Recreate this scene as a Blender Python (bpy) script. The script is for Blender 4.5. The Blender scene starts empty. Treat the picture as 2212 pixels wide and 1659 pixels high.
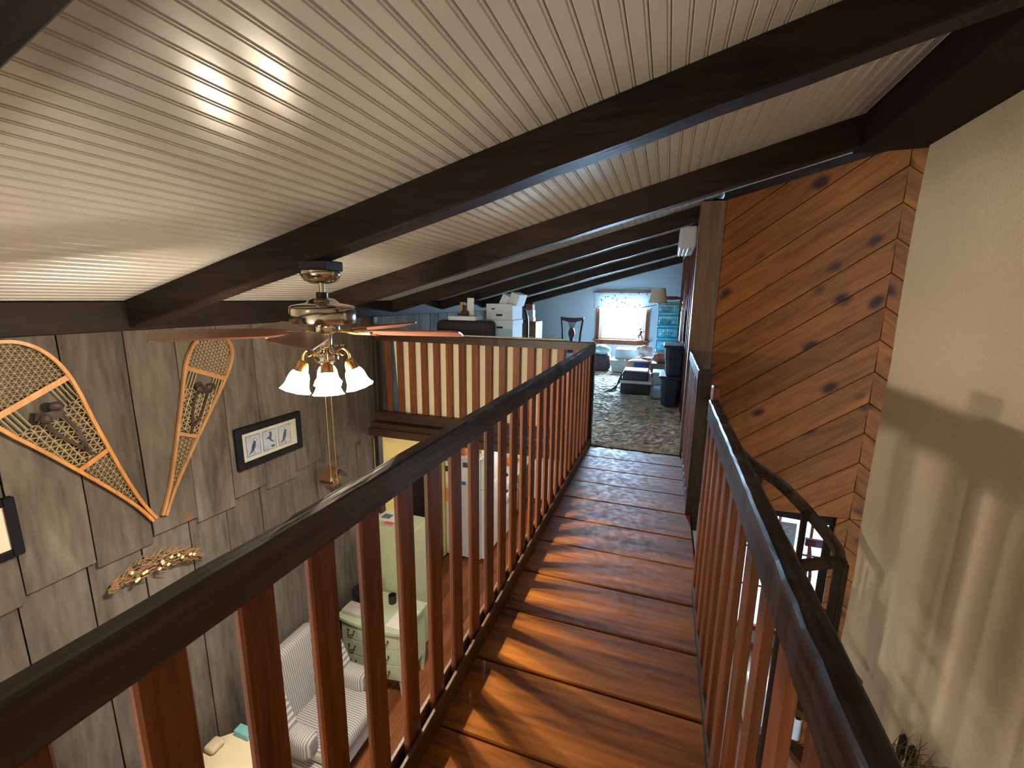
import bpy, bmesh, math, random
from math import sin, cos, pi, radians, sqrt, atan2
from mathutils import Vector, Matrix, Euler
random.seed(7)
SC = bpy.context.scene
COL = SC.collection

# ---------------------------------------------------------------- camera
cam_d = bpy.data.cameras.new('camera')
cam_d.sensor_width = 36.0
cam_d.lens = 36.0 * 950.87 / 2212.0
cam_d.clip_start = 0.02
cam = bpy.data.objects.new('camera', cam_d)
cam.location = (0, 0, 1.30)
cam.rotation_euler = [radians(a) for a in (78.9965, -0.63525, 19.2018)]
COL.objects.link(cam)
SC.camera = cam

# ---------------------------------------------------------------- world, lights, exposure
SC.view_settings.view_transform = 'Standard'
SC.view_settings.look = 'None'
SC.view_settings.gamma = 1.0
SC.view_settings.exposure = 0.6
SC.view_settings.use_curve_mapping = False
w = bpy.data.worlds.new('sky'); SC.world = w; w.use_nodes = True
nt = w.node_tree
bg = nt.nodes['Background']
bg.inputs[0].default_value = (0.62, 0.80, 1.0, 1)
bg.inputs[1].default_value = 2.0

def area(name, loc, rot, sx, sy, power, color, spread=pi):
    l = bpy.data.lights.new(name, 'AREA'); l.shape = 'RECTANGLE'; l.size = sx; l.size_y = sy
    l.energy = power; l.color = color; l.spread = spread
    o = bpy.data.objects.new(name, l); o.location = loc; o.rotation_euler = rot
    COL.objects.link(o); return o
# daylight at the loft window (just outside the glass, shining in)
area('daylight_loft_window', (-0.85, 10.2, 1.35), (radians(-65), 0, 0), 1.5, 1.3, 3000, (0.50, 0.73, 1.0))
# daylight at the ground floor window by the stairs
area('daylight_ground_window', (1.75, 5.3, -1.6), (radians(-90), 0, 0), 1.6, 1.4, 60, (0.60, 0.80, 1.0))
# daylight at the door glass of the kitchen
area('daylight_kitchen_door', (-3.3, 4.9, -1.4), (0, radians(90), 0), 0.9, 0.5, 25, (0.6, 0.8, 1.0))
# point lights: fill behind the camera, lamps in the kitchen
def bulb(name, loc, power, color, r=0.12):
    l = bpy.data.lights.new(name, 'POINT'); l.energy = power; l.color = color; l.shadow_soft_size = r
    o = bpy.data.objects.new(name, l); o.location = loc; COL.objects.link(o); return o
bulb('fill_light_behind', (-1.4, -1.7, -0.1), 85, (1.0, 0.92, 0.80), 0.25)  # added ambient fill, stands for no fixture in the room
bulb('kitchen_lamp', (-1.5, 6.2, -0.45), 45, (1.0, 0.88, 0.72), 0.15)
bulb('kitchen_lamp', (-1.6, 4.4, -0.5), 13, (1.0, 0.88, 0.72), 0.15)

# ---------------------------------------------------------------- materials
_m = {}
def lin(c):
    return tuple(((x/12.92) if x <= 0.04045 else ((x+0.055)/1.055)**2.4) for x in c)
def _new(name):
    m = bpy.data.materials.new(name); m.use_nodes = True
    n = m.node_tree.nodes; l = m.node_tree.links
    return m, n, l, n['Principled BSDF']
def plain(name, c, rough=0.6, metal=0.0, var=0.06, scale=8.0, bump=0.0, spec=0.5, emit=None, es=0, trans=0.0, coat=0.0):
    if name in _m: return _m[name]
    m, n, l, b = _new(name)
    tc = n.new('ShaderNodeTexCoord'); no = n.new('ShaderNodeTexNoise'); no.inputs['Scale'].default_value = scale
    no.inputs['Detail'].default_value = 3
    l.new(tc.outputs['Object'], no.inputs['Vector'])
    mx = n.new('ShaderNodeMix'); mx.data_type = 'RGBA'
    mx.inputs[6].default_value = tuple(max(0, x*(1-var)) for x in c)+(1,)
    mx.inputs[7].default_value = tuple(min(1, x*(1+var)) for x in c)+(1,)
    l.new(no.outputs['Fac'], mx.inputs[0]); l.new(mx.outputs[2], b.inputs['Base Color'])
    b.inputs['Roughness'].default_value = rough; b.inputs['Metallic'].default_value = metal
    b.inputs['Specular IOR Level'].default_value = spec
    b.inputs['Coat Weight'].default_value = coat; b.inputs['Coat Roughness'].default_value = 0.12
    if trans: b.inputs['Transmission Weight'].default_value = trans
    if emit:
        b.inputs['Emission Color'].default_value = emit+(1,); b.inputs['Emission Strength'].default_value = es
    if bump:
        bp = n.new('ShaderNodeBump'); bp.inputs['Strength'].default_value = bump; bp.inputs['Distance'].default_value = 0.01
        n2 = n.new('ShaderNodeTexNoise'); n2.inputs['Scale'].default_value = scale*5
        l.new(tc.outputs['Object'], n2.inputs['Vector'])
        l.new(n2.outputs['Fac'], bp.inputs['Height']); l.new(bp.outputs[0], b.inputs['Normal'])
    _m[name] = m; return m

def wood(name, c1, c2, axis='Z', rough=0.5, grain=14.0, knots=None, knot_scale=1.6, knot_size=0.055, bump=0.25, var=0.35, spec=0.5, coat=0.0, coat_rough=0.1, stretch=0.08, wear=0.0):
    """fibre grain along one axis; every piece gets its own offset and tone"""
    if name in _m: return _m[name]
    m, n, l, b = _new(name)
    tc = n.new('ShaderNodeTexCoord'); oi = n.new('ShaderNodeObjectInfo')
    sc = n.new('ShaderNodeVectorMath'); sc.operation = 'SCALE'; sc.inputs[0].default_value = (13.0, 7.0, 5.0)
    l.new(oi.outputs['Random'], sc.inputs['Scale'])
    ad = n.new('ShaderNodeVectorMath'); ad.operation = 'ADD'
    l.new(tc.outputs['Object'], ad.inputs[0]); l.new(sc.outputs[0], ad.inputs[1])
    mp = n.new('ShaderNodeMapping')
    s = [1.0, 1.0, 1.0]; s['XYZ'.index(axis)] = stretch
    mp.inputs['Scale'].default_value = s
    l.new(ad.outputs[0], mp.inputs['Vector'])
    n1 = n.new('ShaderNodeTexNoise'); n1.inputs['Scale'].default_value = grain; n1.inputs['Detail'].default_value = 5; n1.inputs['Roughness'].default_value = 0.6
    n1.inputs['Distortion'].default_value = 0.8
    l.new(mp.outputs[0], n1.inputs['Vector'])
    n2 = n.new('ShaderNodeTexNoise'); n2.inputs['Scale'].default_value = grain*7; n2.inputs['Detail'].default_value = 4
    l.new(mp.outputs[0], n2.inputs['Vector'])
    mixf = n.new('ShaderNodeMix'); mixf.data_type = 'FLOAT'; mixf.inputs[0].default_value = 0.35
    l.new(n1.outputs['Fac'], mixf.inputs[2]); l.new(n2.outputs['Fac'], mixf.inputs[3])
    rp = n.new('ShaderNodeValToRGB')
    rp.color_ramp.elements[0].position = 0.36; rp.color_ramp.elements[0].color = c1+(1,)
    rp.color_ramp.elements[1].position = 0.66; rp.color_ramp.elements[1].color = c2+(1,)
    l.new(mixf.outputs[0], rp.inputs['Fac'])
    hsv = n.new('ShaderNodeHueSaturation')
    mr = n.new('ShaderNodeMapRange'); mr.inputs['To Min'].default_value = 1-var; mr.inputs['To Max'].default_value = 1+var
    l.new(oi.outputs['Random'], mr.inputs['Value']); l.new(mr.outputs[0], hsv.inputs['Value'])
    l.new(rp.outputs[0], hsv.inputs['Color'])
    out = hsv.outputs[0]
    if knots:
        vo = n.new('ShaderNodeTexVoronoi'); vo.inputs['Scale'].default_value = knot_scale
        mp2 = n.new('ShaderNodeMapping'); s2 = [1.0, 1.0, 1.0]; s2['XYZ'.index(axis)] = 0.6
        mp2.inputs['Scale'].default_value = s2
        n3 = n.new('ShaderNodeTexNoise'); n3.inputs['Scale'].default_value = 9
        l.new(ad.outputs[0], n3.inputs['Vector'])
        dd = n.new('ShaderNodeVectorMath'); dd.operation = 'SCALE'; dd.inputs['Scale'].default_value = 0.25/knot_scale
        l.new(n3.outputs['Color'], dd.inputs[0])
        a2 = n.new('ShaderNodeVectorMath'); a2.operation = 'ADD'
        l.new(ad.outputs[0], a2.inputs[0]); l.new(dd.outputs[0], a2.inputs[1])
        l.new(a2.outputs[0], mp2.inputs['Vector']); l.new(mp2.outputs[0], vo.inputs['Vector'])
        kr = n.new('ShaderNodeValToRGB')
        kr.color_ramp.elements[0].position = knot_size; kr.color_ramp.elements[0].color = (1, 1, 1, 1)
        kr.color_ramp.elements[1].position = knot_size*2.2; kr.color_ramp.elements[1].color = (0, 0, 0, 1)
        l.new(vo.outputs['Distance'], kr.inputs['Fac'])
        km = n.new('ShaderNodeMix'); km.data_type = 'RGBA'; km.inputs[7].default_value = knots+(1,)
        l.new(kr.outputs[0], km.inputs[0]); l.new(out, km.inputs[6]); out = km.outputs[2]
    l.new(out, b.inputs['Base Color'])
    b.inputs['Roughness'].default_value = rough
    b.inputs['Specular IOR Level'].default_value = spec
    if wear:
        n4 = n.new('ShaderNodeTexNoise'); n4.inputs['Scale'].default_value = 26; n4.inputs['Detail'].default_value = 6
        l.new(ad.outputs[0], n4.inputs['Vector'])
        wr = n.new('ShaderNodeMapRange'); wr.inputs['From Min'].default_value = 0.35; wr.inputs['From Max'].default_value = 0.7
        wr.inputs['To Min'].default_value = rough; wr.inputs['To Max'].default_value = rough+wear
        l.new(n4.outputs['Fac'], wr.inputs['Value']); l.new(wr.outputs[0], b.inputs['Roughness'])
    if coat:
        b.inputs['Coat Weight'].default_value = coat; b.inputs['Coat Roughness'].default_value = coat_rough
    if bump:
        bp = n.new('ShaderNodeBump'); bp.inputs['Strength'].default_value = bump; bp.inputs['Distance'].default_value = 0.004
        l.new(mixf.outputs[0], bp.inputs['Height']); l.new(bp.outputs[0], b.inputs['Normal'])
    _m[name] = m; return m

def striped(name, c1, c2, freq, axis='X', rough=0.9, c3=None, bump=0.0):
    if name in _m: return _m[name]
    m, n, l, b = _new(name)
    tc = n.new('ShaderNodeTexCoord'); mp = n.new('ShaderNodeMapping')
    l.new(tc.outputs['Object'], mp.inputs['Vector'])
    no = n.new('ShaderNodeTexNoise'); no.inputs['Scale'].default_value = 6
    l.new(tc.outputs['Object'], no.inputs['Vector'])
    wv = n.new('ShaderNodeTexWave'); wv.bands_direction = axis; wv.inputs['Scale'].default_value = freq
    wv.inputs['Distortion'].default_value = 0.6; wv.inputs['Detail'].default_value = 1.0; wv.inputs['Detail Scale'].default_value = 0.6
    l.new(mp.outputs[0], wv.inputs['Vector'])
    rp = n.new('ShaderNodeValToRGB')
    e = rp.color_ramp.elements
    e[0].position = 0.25; e[0].color = c1+(1,); e[1].position = 0.6; e[1].color = c2+(1,)
    if c3:
        x = e.new(0.9); x.color = c3+(1,)
    l.new(wv.outputs['Fac'], rp.inputs['Fac']); l.new(rp.outputs[0], b.inputs['Base Color'])
    b.inputs['Roughness'].default_value = rough
    _m[name] = m; return m

M_CEIL = plain('ceiling_paint', (0.58, 0.56, 0.50), rough=0.22, var=0.03, scale=3, spec=0.65)
M_STUCCO = plain('wall_plaster', (0.86, 0.77, 0.58), rough=0.9, var=0.05, scale=30, bump=0.5)
M_BLUEWALL = plain('pale_wall_paint', (0.31, 0.345, 0.375), rough=0.8, var=0.03, scale=4, bump=0.1)
M_YELLOW = plain('yellow_paint', (0.80, 0.62, 0.22), rough=0.7, var=0.03, scale=4)
M_GREEN = plain('sage_paint', (0.50, 0.54, 0.34), rough=0.6, var=0.04, scale=4)
M_GREEN2 = plain('sage_furniture_paint', (0.46, 0.52, 0.36), rough=0.45, var=0.05, scale=5)
M_BEAM = wood('dark_beam_wood', (0.008, 0.005, 0.004), (0.032, 0.019, 0.013), 'X', rough=0.6, spec=0.2, grain=9, knots=(0.004, 0.003, 0.002), knot_scale=0.9, knot_size=0.03, bump=0.6, var=0.15)
M_BEAMY = wood('dark_beam_wood_long', (0.008, 0.005, 0.004), (0.022, 0.014, 0.010), 'Y', rough=0.7, spec=0.2, grain=9, bump=0.5, var=0.15)
M_BARN = wood('weathered_barn_wood', (0.060, 0.050, 0.040), (0.165, 0.142, 0.116), 'Z', rough=0.85, spec=0.2, grain=4.5, knots=(0.18, 0.095, 0.045), knot_scale=1.7, knot_size=0.035, bump=0.5, var=0.22, stretch=0.16)
M_GAP = plain('dark_gap_backing', (0.02, 0.015, 0.012), rough=1.0, spec=0.0)
M_PINE = wood('orange_knotty_pine', (0.115, 0.034, 0.006), (0.27, 0.086, 0.014), 'X', rough=0.6, grain=8, knots=(0.035, 0.012, 0.006), knot_scale=5.5, knot_size=0.12, bump=0.12, var=0.16, stretch=0.10, spec=0.18)
M_WALK = wood('varnished_plank', (0.10, 0.030, 0.004), (0.44, 0.142, 0.015), 'X', rough=0.5, grain=7, knots=(0.05, 0.016, 0.006), knot_scale=1.3, knot_size=0.045, bump=0.25, var=0.14, spec=0.08, coat=0.16, coat_rough=0.09, stretch=0.10, wear=0.22)
M_FLOORY = wood('red_oak_floor', (0.13, 0.040, 0.014), (0.30, 0.10, 0.035), 'Y', rough=0.35, grain=9, bump=0.1, var=0.25, stretch=0.07)
M_BAL = wood('redwood_baluster', (0.10, 0.028, 0.009), (0.29, 0.088, 0.026), 'Z', rough=0.5, grain=18, bump=0.3, var=0.18, stretch=0.05)
M_RAIL = wood('dark_rail_wood', (0.014, 0.009, 0.006), (0.11, 0.080, 0.057), 'Y', rough=0.46, spec=0.3, grain=10, bump=0.8, var=0.08, stretch=0.06)
M_RAILX = wood('dark_rail_wood_cross', (0.022, 0.011, 0.007), (0.085, 0.045, 0.025), 'X', rough=0.45, grain=10, bump=0.6, var=0.08, stretch=0.06)
M_POST = wood('dark_post_wood', (0.012, 0.008, 0.006), (0.05, 0.03, 0.02), 'Z', rough=0.5, grain=10, bump=0.5, var=0.08, stretch=0.06)
M_TRIMZ = wood('brown_trim_wood', (0.07, 0.035, 0.016), (0.17, 0.085, 0.04), 'Z', rough=0.45, grain=10, knots=(0.02, 0.01, 0.005), knot_scale=1.2, knot_size=0.03, bump=0.2, var=0.12)
M_REDTRIM = wood('red_brown_trim', (0.09, 0.028, 0.014), (0.20, 0.065, 0.03), 'Z', rough=0.7, grain=12, bump=0.2, var=0.25, spec=0.03)
M_ASH = wood('bent_ash', (0.42, 0.17, 0.035), (0.66, 0.30, 0.075), 'Z', rough=0.45, grain=20, bump=0.1, var=0.05)
M_ASHD = wood('bent_ash_weathered', (0.30, 0.14, 0.05), (0.52, 0.26, 0.09), 'Z', rough=0.5, grain=20, bump=0.1, var=0.05)
M_RAWHIDE = plain('rawhide_lacing', (0.42, 0.32, 0.16), rough=0.6, var=0.25, scale=30)
M_LEATHER = plain('dark_leather', (0.035, 0.018, 0.010), rough=0.6, var=0.3, scale=20)
M_BLADE = wood('walnut_blade', (0.16, 0.060, 0.036), (0.30, 0.125, 0.080), 'X', rough=0.45, grain=20, bump=0.05, var=0.06, spec=0.4)
M_NICKEL = plain('polished_nickel', (0.62, 0.56, 0.46), rough=0.14, metal=1.0, var=0.03)
M_BRASS = plain('antique_brass', (0.45, 0.30, 0.11), rough=0.25, metal=1.0, var=0.15, scale=30)
M_BLACK = plain('black_plastic', (0.012, 0.012, 0.014), rough=0.45, var=0.1)
M_BLKFRAME = plain('black_frame_paint', (0.008, 0.008, 0.010), rough=0.6, var=0.2, spec=0.15)
M_MAT = plain('cream_mat_board', (0.72, 0.66, 0.50), rough=0.9, var=0.02)
M_BEIGE = plain('beige_panel', (0.82, 0.74, 0.52), rough=0.8, var=0.04, scale=12)
M_WHITE = plain('white_enamel', (0.72, 0.74, 0.76), rough=0.3, var=0.03)
M_WHITE2 = plain('white_cardboard', (0.66, 0.66, 0.68), rough=0.8, var=0.03)
M_PAPER = plain('white_paper', (0.80, 0.80, 0.78), rough=0.9, var=0.02)
M_TEAL = plain('teal_plastic', (0.03, 0.42, 0.55), rough=0.35, var=0.1)
M_TOTE = plain('navy_tote_plastic', (0.022, 0.035, 0.075), rough=0.5, var=0.1)
M_GREYPL = plain('grey_plastic', (0.42, 0.46, 0.46), rough=0.5, var=0.05)
M_SHADE = plain('cream_lampshade', (0.72, 0.66, 0.50), rough=0.9, var=0.04, scale=40)
M_MAHOG = plain('mahogany', (0.045, 0.014, 0.010), rough=0.35, var=0.2)
M_DKUPH = plain('dark_upholstery', (0.045, 0.030, 0.030), rough=0.9, var=0.25, scale=10)
M_CREAM = plain('cream_tabletop', (0.66, 0.55, 0.36), rough=0.45, var=0.08, scale=7)
M_TICK = striped('ticking_stripe', (0.22, 0.21, 0.22), (0.46, 0.43, 0.37), 17.0, 'Y', c3=(0.50, 0.48, 0.43))
M_TICKX = striped('ticking_stripe_cross', (0.22, 0.21, 0.22), (0.46, 0.43, 0.37), 17.0, 'X', c3=(0.50, 0.48, 0.43))
M_GLASSW = None

def glass(name, tint=(0.95, 0.98, 1.0), a=0.12):
    if name in _m: return _m[name]
    m, n, l, b = _new(name)
    n.remove(b)
    t = n.new('ShaderNodeBsdfTransparent'); t.inputs[0].default_value = tint+(1,)
    g = n.new('ShaderNodeBsdfGlossy'); g.inputs['Roughness'].default_value = 0.02
    mx = n.new('ShaderNodeMixShader'); mx.inputs[0].default_value = a
    l.new(t.outputs[0], mx.inputs[1]); l.new(g.outputs[0], mx.inputs[2])
    l.new(mx.outputs[0], n['Material Output'].inputs['Surface'])
    _m[name] = m; return m
M_GLASS = glass('window_glass', a=0.06)
M_CLEARPL = glass('clear_plastic', (0.75, 0.85, 0.95), 0.25)

def carpet_mat():
    m, n, l, b = _new('shag_carpet')
    tc = n.new('ShaderNodeTexCoord'); no = n.new('ShaderNodeTexNoise'); no.inputs['Scale'].default_value = 9
    no.inputs['Detail'].default_value = 8; no.inputs['Roughness'].default_value = 0.75
    l.new(tc.outputs['Object'], no.inputs['Vector'])
    rp = n.new('ShaderNodeValToRGB')
    rp.color_ramp.elements[0].position = 0.36; rp.color_ramp.elements[0].color = (0.22, 0.17, 0.12, 1)
    rp.color_ramp.elements[1].position = 0.62; rp.color_ramp.elements[1].color = (0.95, 0.88, 0.74, 1)
    l.new(no.outputs['Fac'], rp.inputs['Fac']); l.new(rp.outputs[0], b.inputs['Base Color'])
    b.inputs['Roughness'].default_value = 0.95
    b.inputs['Specular IOR Level'].default_value = 0.1
    return m
M_CARPET = carpet_mat()

# ---------------------------------------------------------------- mesh helpers
class MB:
    def __init__(s): s.v = []; s.f = []; s.mi = []; s.k = 0
    def add(s, vs, fs):
        o = len(s.v); s.v += [tuple(p) for p in vs]
        for q in fs: s.f.append([o+i for i in q]); s.mi.append(s.k)
        return s
    def box(s, x0, x1, y0, y1, z0, z1, mat=None):
        vs = [(x, y, z) for z in (z0, z1) for y in (y0, y1) for x in (x0, x1)]
        if mat is not None: vs = [mat @ Vector(p) for p in vs]
        return s.add(vs, [(0, 2, 3, 1), (4, 5, 7, 6), (0, 1, 5, 4), (2, 6, 7, 3), (0, 4, 6, 2), (1, 3, 7, 5)])
    def bbox(s, x0, x1, y0, y1, z0, z1, b=0.004, mat=None):
        """chamfered box"""
        bm = bmesh.new(); bmesh.ops.create_cube(bm, size=1)
        for v in bm.verts:
            v.co = Vector(((x0+x1)/2+v.co.x*(x1-x0), (y0+y1)/2+v.co.y*(y1-y0), (z0+z1)/2+v.co.z*(z1-z0)))
        bmesh.ops.bevel(bm, geom=bm.edges[:], offset=b, segments=1, affect='EDGES')
        if mat is not None: bm.transform(mat)
        bm.verts.index_update()
        s.add([v.co[:] for v in bm.verts], [[v.index for v in f.verts] for f in bm.faces]); bm.free(); return s
    def soft(s, x0, x1, y0, y1, z0, z1, r=0.05, seg=3, mat=None, puff=0.0):
        bm = bmesh.new(); bmesh.ops.create_cube(bm, size=1)
        for v in bm.verts:
            v.co = Vector(((x0+x1)/2+v.co.x*(x1-x0), (y0+y1)/2+v.co.y*(y1-y0), (z0+z1)/2+v.co.z*(z1-z0)))
        bmesh.ops.bevel(bm, geom=bm.edges[:], offset=r, segments=seg, affect='EDGES', profile=0.5)
        if mat is not None: bm.transform(mat)
        bm.verts.index_update()
        s.add([v.co[:] for v in bm.verts], [[v.index for v in f.verts] for f in bm.faces]); bm.free(); return s
    def prism(s, poly, axis, a, b, mat=None):
        """polygon (2D) extruded along axis from a to b; other two axes in order"""
        n = len(poly); vs = []
        for t in (a, b):
            for p in poly:
                q = {'x': (t, p[0], p[1]), 'y': (p[0], t, p[1]), 'z': (p[0], p[1], t)}[axis]
                vs.append(mat @ Vector(q) if mat is not None else q)
        fs = [list(range(n))[::-1], list(range(n, 2*n))]
        for i in range(n):
            j = (i+1) % n; fs.append([i, j, n+j, n+i])
        return s.add(vs, fs)
    def tube(s, pts, r, n=8, closed=False, flat=None):
        P = [Vector(p) for p in pts]; N = len(P); rings = []
        up = Vector((0, 0, 1)); prev = None
        for i, p in enumerate(P):
            if closed: d = (P[(i+1) % N]-P[i-1])
            else: d = (P[min(i+1, N-1)]-P[max(i-1, 0)])
            if d.length < 1e-9: d = Vector((0, 0, 1))
            d.normalize()
            if prev is None:
                a = up if abs(d.dot(up)) < 0.95 else Vector((1, 0, 0))
                u = d.cross(a).normalized()
            else:
                u = (prev-d*prev.dot(d))
                u = u.normalized() if u.length > 1e-6 else d.orthogonal().normalized()
            prev = u; v2 = d.cross(u)
            rr = r[i] if isinstance(r, (list, tuple)) else r
            ru, rv = (rr, rr) if flat is None else (rr, rr*flat)
            rings.append([p+u*(ru*cos(2*pi*k/n))+v2*(rv*sin(2*pi*k/n)) for k in range(n)])
        vs = [q for ring in rings for q in ring]; fs = []
        M = N if closed else N-1
        for i in range(M):
            a0 = i*n; b0 = ((i+1) % N)*n
            for k in range(n):
                k2 = (k+1) % n; fs.append([a0+k, a0+k2, b0+k2, b0+k])
        if not closed:
            fs.append(list(range(n))[::-1]); fs.append([(N-1)*n+k for k in range(n)])
        return s.add(vs, fs)
    def sweep(s, pts, prof, side=Vector((0, 0, 1))):
        """profile [(a,b)] swept; a along horizontal normal, b along 'side'"""
        P = [Vector(p) for p in pts]; N = len(P); n = len(prof); vs = []
        for i, p in enumerate(P):
            d = (P[min(i+1, N-1)]-P[max(i-1, 0)]).normalized()
            u = d.cross(side).normalized(); v2 = u.cross(d).normalized()
            vs += [p+u*a+v2*b for a, b in prof]
        fs = []
        for i in range(N-1):
            for k in range(n):
                k2 = (k+1) % n; fs.append([i*n+k, i*n+k2, (i+1)*n+k2, (i+1)*n+k])
        fs.append(list(range(n))[::-1]); fs.append([(N-1)*n+k for k in range(n)])
        return s.add(vs, fs)
    def lathe(s, prof, c=(0, 0, 0), n=20, mat=None, ripple=None, cap=True):
        vs = []; fs = []; m = len(prof)
        for i, (r, z) in enumerate(prof):
            for k in range(n):
                a = 2*pi*k/n; rr = r*(1+(ripple(i, a) if ripple else 0))
                p = Vector((rr*cos(a), rr*sin(a), z))
                if mat is not None: p = mat @ p
                vs.append(Vector(c)+p)
        for i in range(m-1):
            for k in range(n):
                k2 = (k+1) % n; fs.append([i*n+k, i*n+k2, (i+1)*n+k2, (i+1)*n+k])
        if cap:
            fs.append(list(range(n))[::-1]); fs.append([(m-1)*n+k for k in range(n)])
        return s.add(vs, fs)
    def blob(s, c, r, n=10, m=6, jit=0.0, rnd=random):
        vs = []; fs = []
        rx, ry, rz = r
        for i in range(1, m):
            t = pi*i/m
            for k in range(n):
                a = 2*pi*k/n; j = 1+rnd.uniform(-jit, jit)
                vs.append((c[0]+rx*j*sin(t)*cos(a), c[1]+ry*j*sin(t)*sin(a), c[2]+rz*j*cos(t)))
        top = len(vs); vs.append((c[0], c[1], c[2]+rz)); vs.append((c[0], c[1], c[2]-rz))
        for i in range(m-2):
            for k in range(n):
                k2 = (k+1) % n; fs.append([i*n+k, (i+1)*n+k, (i+1)*n+k2, i*n+k2])
        for k in range(n):
            k2 = (k+1) % n; fs.append([top, k, k2]); fs.append([top+1, (m-2)*n+k2, (m-2)*n+k])
        return s.add(vs, fs)
    def build(s, name, mat, parent=None, smooth=False, local=False, mats=None, kind=None, label=None, origin=None):
        me = bpy.data.meshes.new(name)
        off = Vector((0, 0, 0))
        if parent is not None and not local:
            off = world_loc(parent)
        vs = [Vector(p)-off for p in s.v]
        if origin is not None: c = Vector(origin)-off
        else:
            c = Vector([(min(p[i] for p in vs)+max(p[i] for p in vs))/2 for i in range(3)])
        me.from_pydata([(p-c)[:] for p in vs], [], s.f)
        me.materials.append(mat)
        if mats:
            for x in mats: me.materials.append(x)
            me.polygons.foreach_set('material_index', s.mi)
        bm = bmesh.new(); bm.from_mesh(me); bmesh.ops.recalc_face_normals(bm, faces=bm.faces); bm.to_mesh(me); bm.free()
        if smooth:
            me.polygons.foreach_set('use_smooth', [True]*len(me.polygons))
            try: me.set_sharp_from_angle(angle=radians(40))
            except Exception: pass
        o = bpy.data.objects.new(name, me); o.location = c
        COL.objects.link(o)
        if parent is not None: o.parent = parent
        if kind: o['kind'] = kind
        if label: o['label'] = label
        return o

_wl = {}
def world_loc(o):
    v = Vector(o.location); p = o.parent
    while p is not None: v = v+Vector(p.location); p = p.parent
    return v
def thing(name, label, cat, loc=(0, 0, 0), rotz=0, group=None):
    o = bpy.data.objects.new(name, None); COL.objects.link(o); o.location = loc
    o.rotation_euler = (0, 0, rotz); o.empty_display_size = 0.1
    o['label'] = label; o['category'] = cat
    if group: o['group'] = group
    return o
def tag(o, label, cat, group=None):
    o['label'] = label; o['category'] = cat
    if group: o['group'] = group
    return o
def struct(name, mb, mat, **k):
    o = mb.build(name, mat, **k); o['kind'] = 'structure'; return o
def dup_mesh_child(src, parent, loc):
    c = src.copy(); COL.objects.link(c); c.parent = parent; c.location = loc; return c

XL = -2.862; YL = 3.838; XW = 1.18; FZ = -2.5; YF = 9.2; YB = -3.0
SL = 0.267
def zc(x): return 1.235+SL*(x-XL)

# ================================================================= THE SETTING
# ---- ceiling: backing slab + bead boards
ceil = struct('ceiling', MB().prism([(XL-0.1, zc(XL-0.1)+0.012), (2.2, zc(2.2)+0.012), (2.2, zc(2.2)+0.09), (XL-0.1, zc(XL-0.1)+0.09)], 'y', YB, YF+0.1), M_GAP, origin=(0, 0, 0))
PW = 0.0525
x = XL-0.02; first = None; i = 0
th = math.atan(SL)
prof = [(0.0, 0.012), (0.0, 0.0035), (0.0025, 0.0), (PW-0.0135, 0.0), (PW-0.011, 0.0035), (PW-0.0095, 0.0035), (PW-0.0075, 0.0), (PW-0.0045, 0.0), (PW-0.0025, 0.0035), (PW-0.0015, 0.0035), (PW-0.0012, 0.012)]
prof = [(a*cos(th)-b*sin(th), a*sin(th)+b*cos(th)) for a, b in prof]
bead0 = None
while x < 1.9:
    if bead0 is None:
        bead0 = MB().prism([(x+a, zc(x)+b) for a, b in prof], 'y', YB, YF).build('bead_board', M_CEIL, ceil, origin=(x, 0, zc(x)))
    else:
        dup_mesh_child(bead0, ceil, (x, 0, zc(x)))
    x += PW*cos(th)

# ---- left wall: backing + barn boards in two tiers
wl = struct('wall_left', MB().box(XL-0.12, XL-0.035, YB, YF, FZ, zc(XL-0.1)), M_GAP, origin=(0, 0, 0))
def barn(y0, y1, z0, z1, xo, th=0.02, rag=0.006):
    """one board with slightly uneven edges and a cupped face"""
    b = MB(); g = 0.004
    n = 3; vs = []; fs = []
    zz = [z0+random.uniform(-rag, rag), z0+(z1-z0)*0.35, z0+(z1-z0)*0.7, z1]
    for k, z in enumerate(zz):
        jl = random.uniform(-0.003, 0.003); jr = random.uniform(-0.003, 0.003); sl = random.uniform(-rag, rag) if k == 0 else 0
        xf = xo+random.uniform(-0.002, 0.002)
        vs += [(xf-th, y0+g+jl, z), (xf, y0+g+jl, z), (xf+0.002, (y0+y1)/2, z+sl/2), (xf, y1-g+jr, z+sl), (xf-th, y1-g+jr, z+sl)]
    for k in range(3):
        for q in range(4):
            fs.append([k*5+q, k*5+q+1, (k+1)*5+q+1, (k+1)*5+q])
        fs.append([k*5+4, k*5, (k+1)*5, (k+1)*5+4])
    fs.append([0, 1, 2, 3, 4]); fs.append([15, 16, 17, 18, 19])
    b.add(vs, fs); return b.build('barn_board', M_BARN, wl)
edges = [-0.62, -0.34, -0.06, 0.22, 0.50, 0.77, 1.035, 1.325, 1.612, 1.885, 2.16, 2.43, 2.725, 3.015, 3.305, 3.55, 3.80]
bots = [-.155, -.195]*20
for k in range(len(edges)-1):
    barn(edges[k], edges[k+1], (-0.150 if k % 2 == 0 else -0.195), 1.13, XL, rag=0.007)
e2 = [-0.66, -0.37, -0.09, 0.19, 0.46, 0.73, 1.008, 1.286, 1.55, 1.835, 2.097, 2.382, 2.68, 2.97, 3.25, 3.52, 3.80]
for k in range(len(e2)-1):
    barn(e2[k], e2[k+1], FZ+0.0, -0.10, XL-0.022, th=0.012, rag=0.0)
y = 3.80
while y < YF-0.05:
    wdt = random.uniform(0.2, 0.29); y1 = min(y+wdt, YF)
    barn(y, y1, 0.0, 1.13, XL); y = y1
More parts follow.
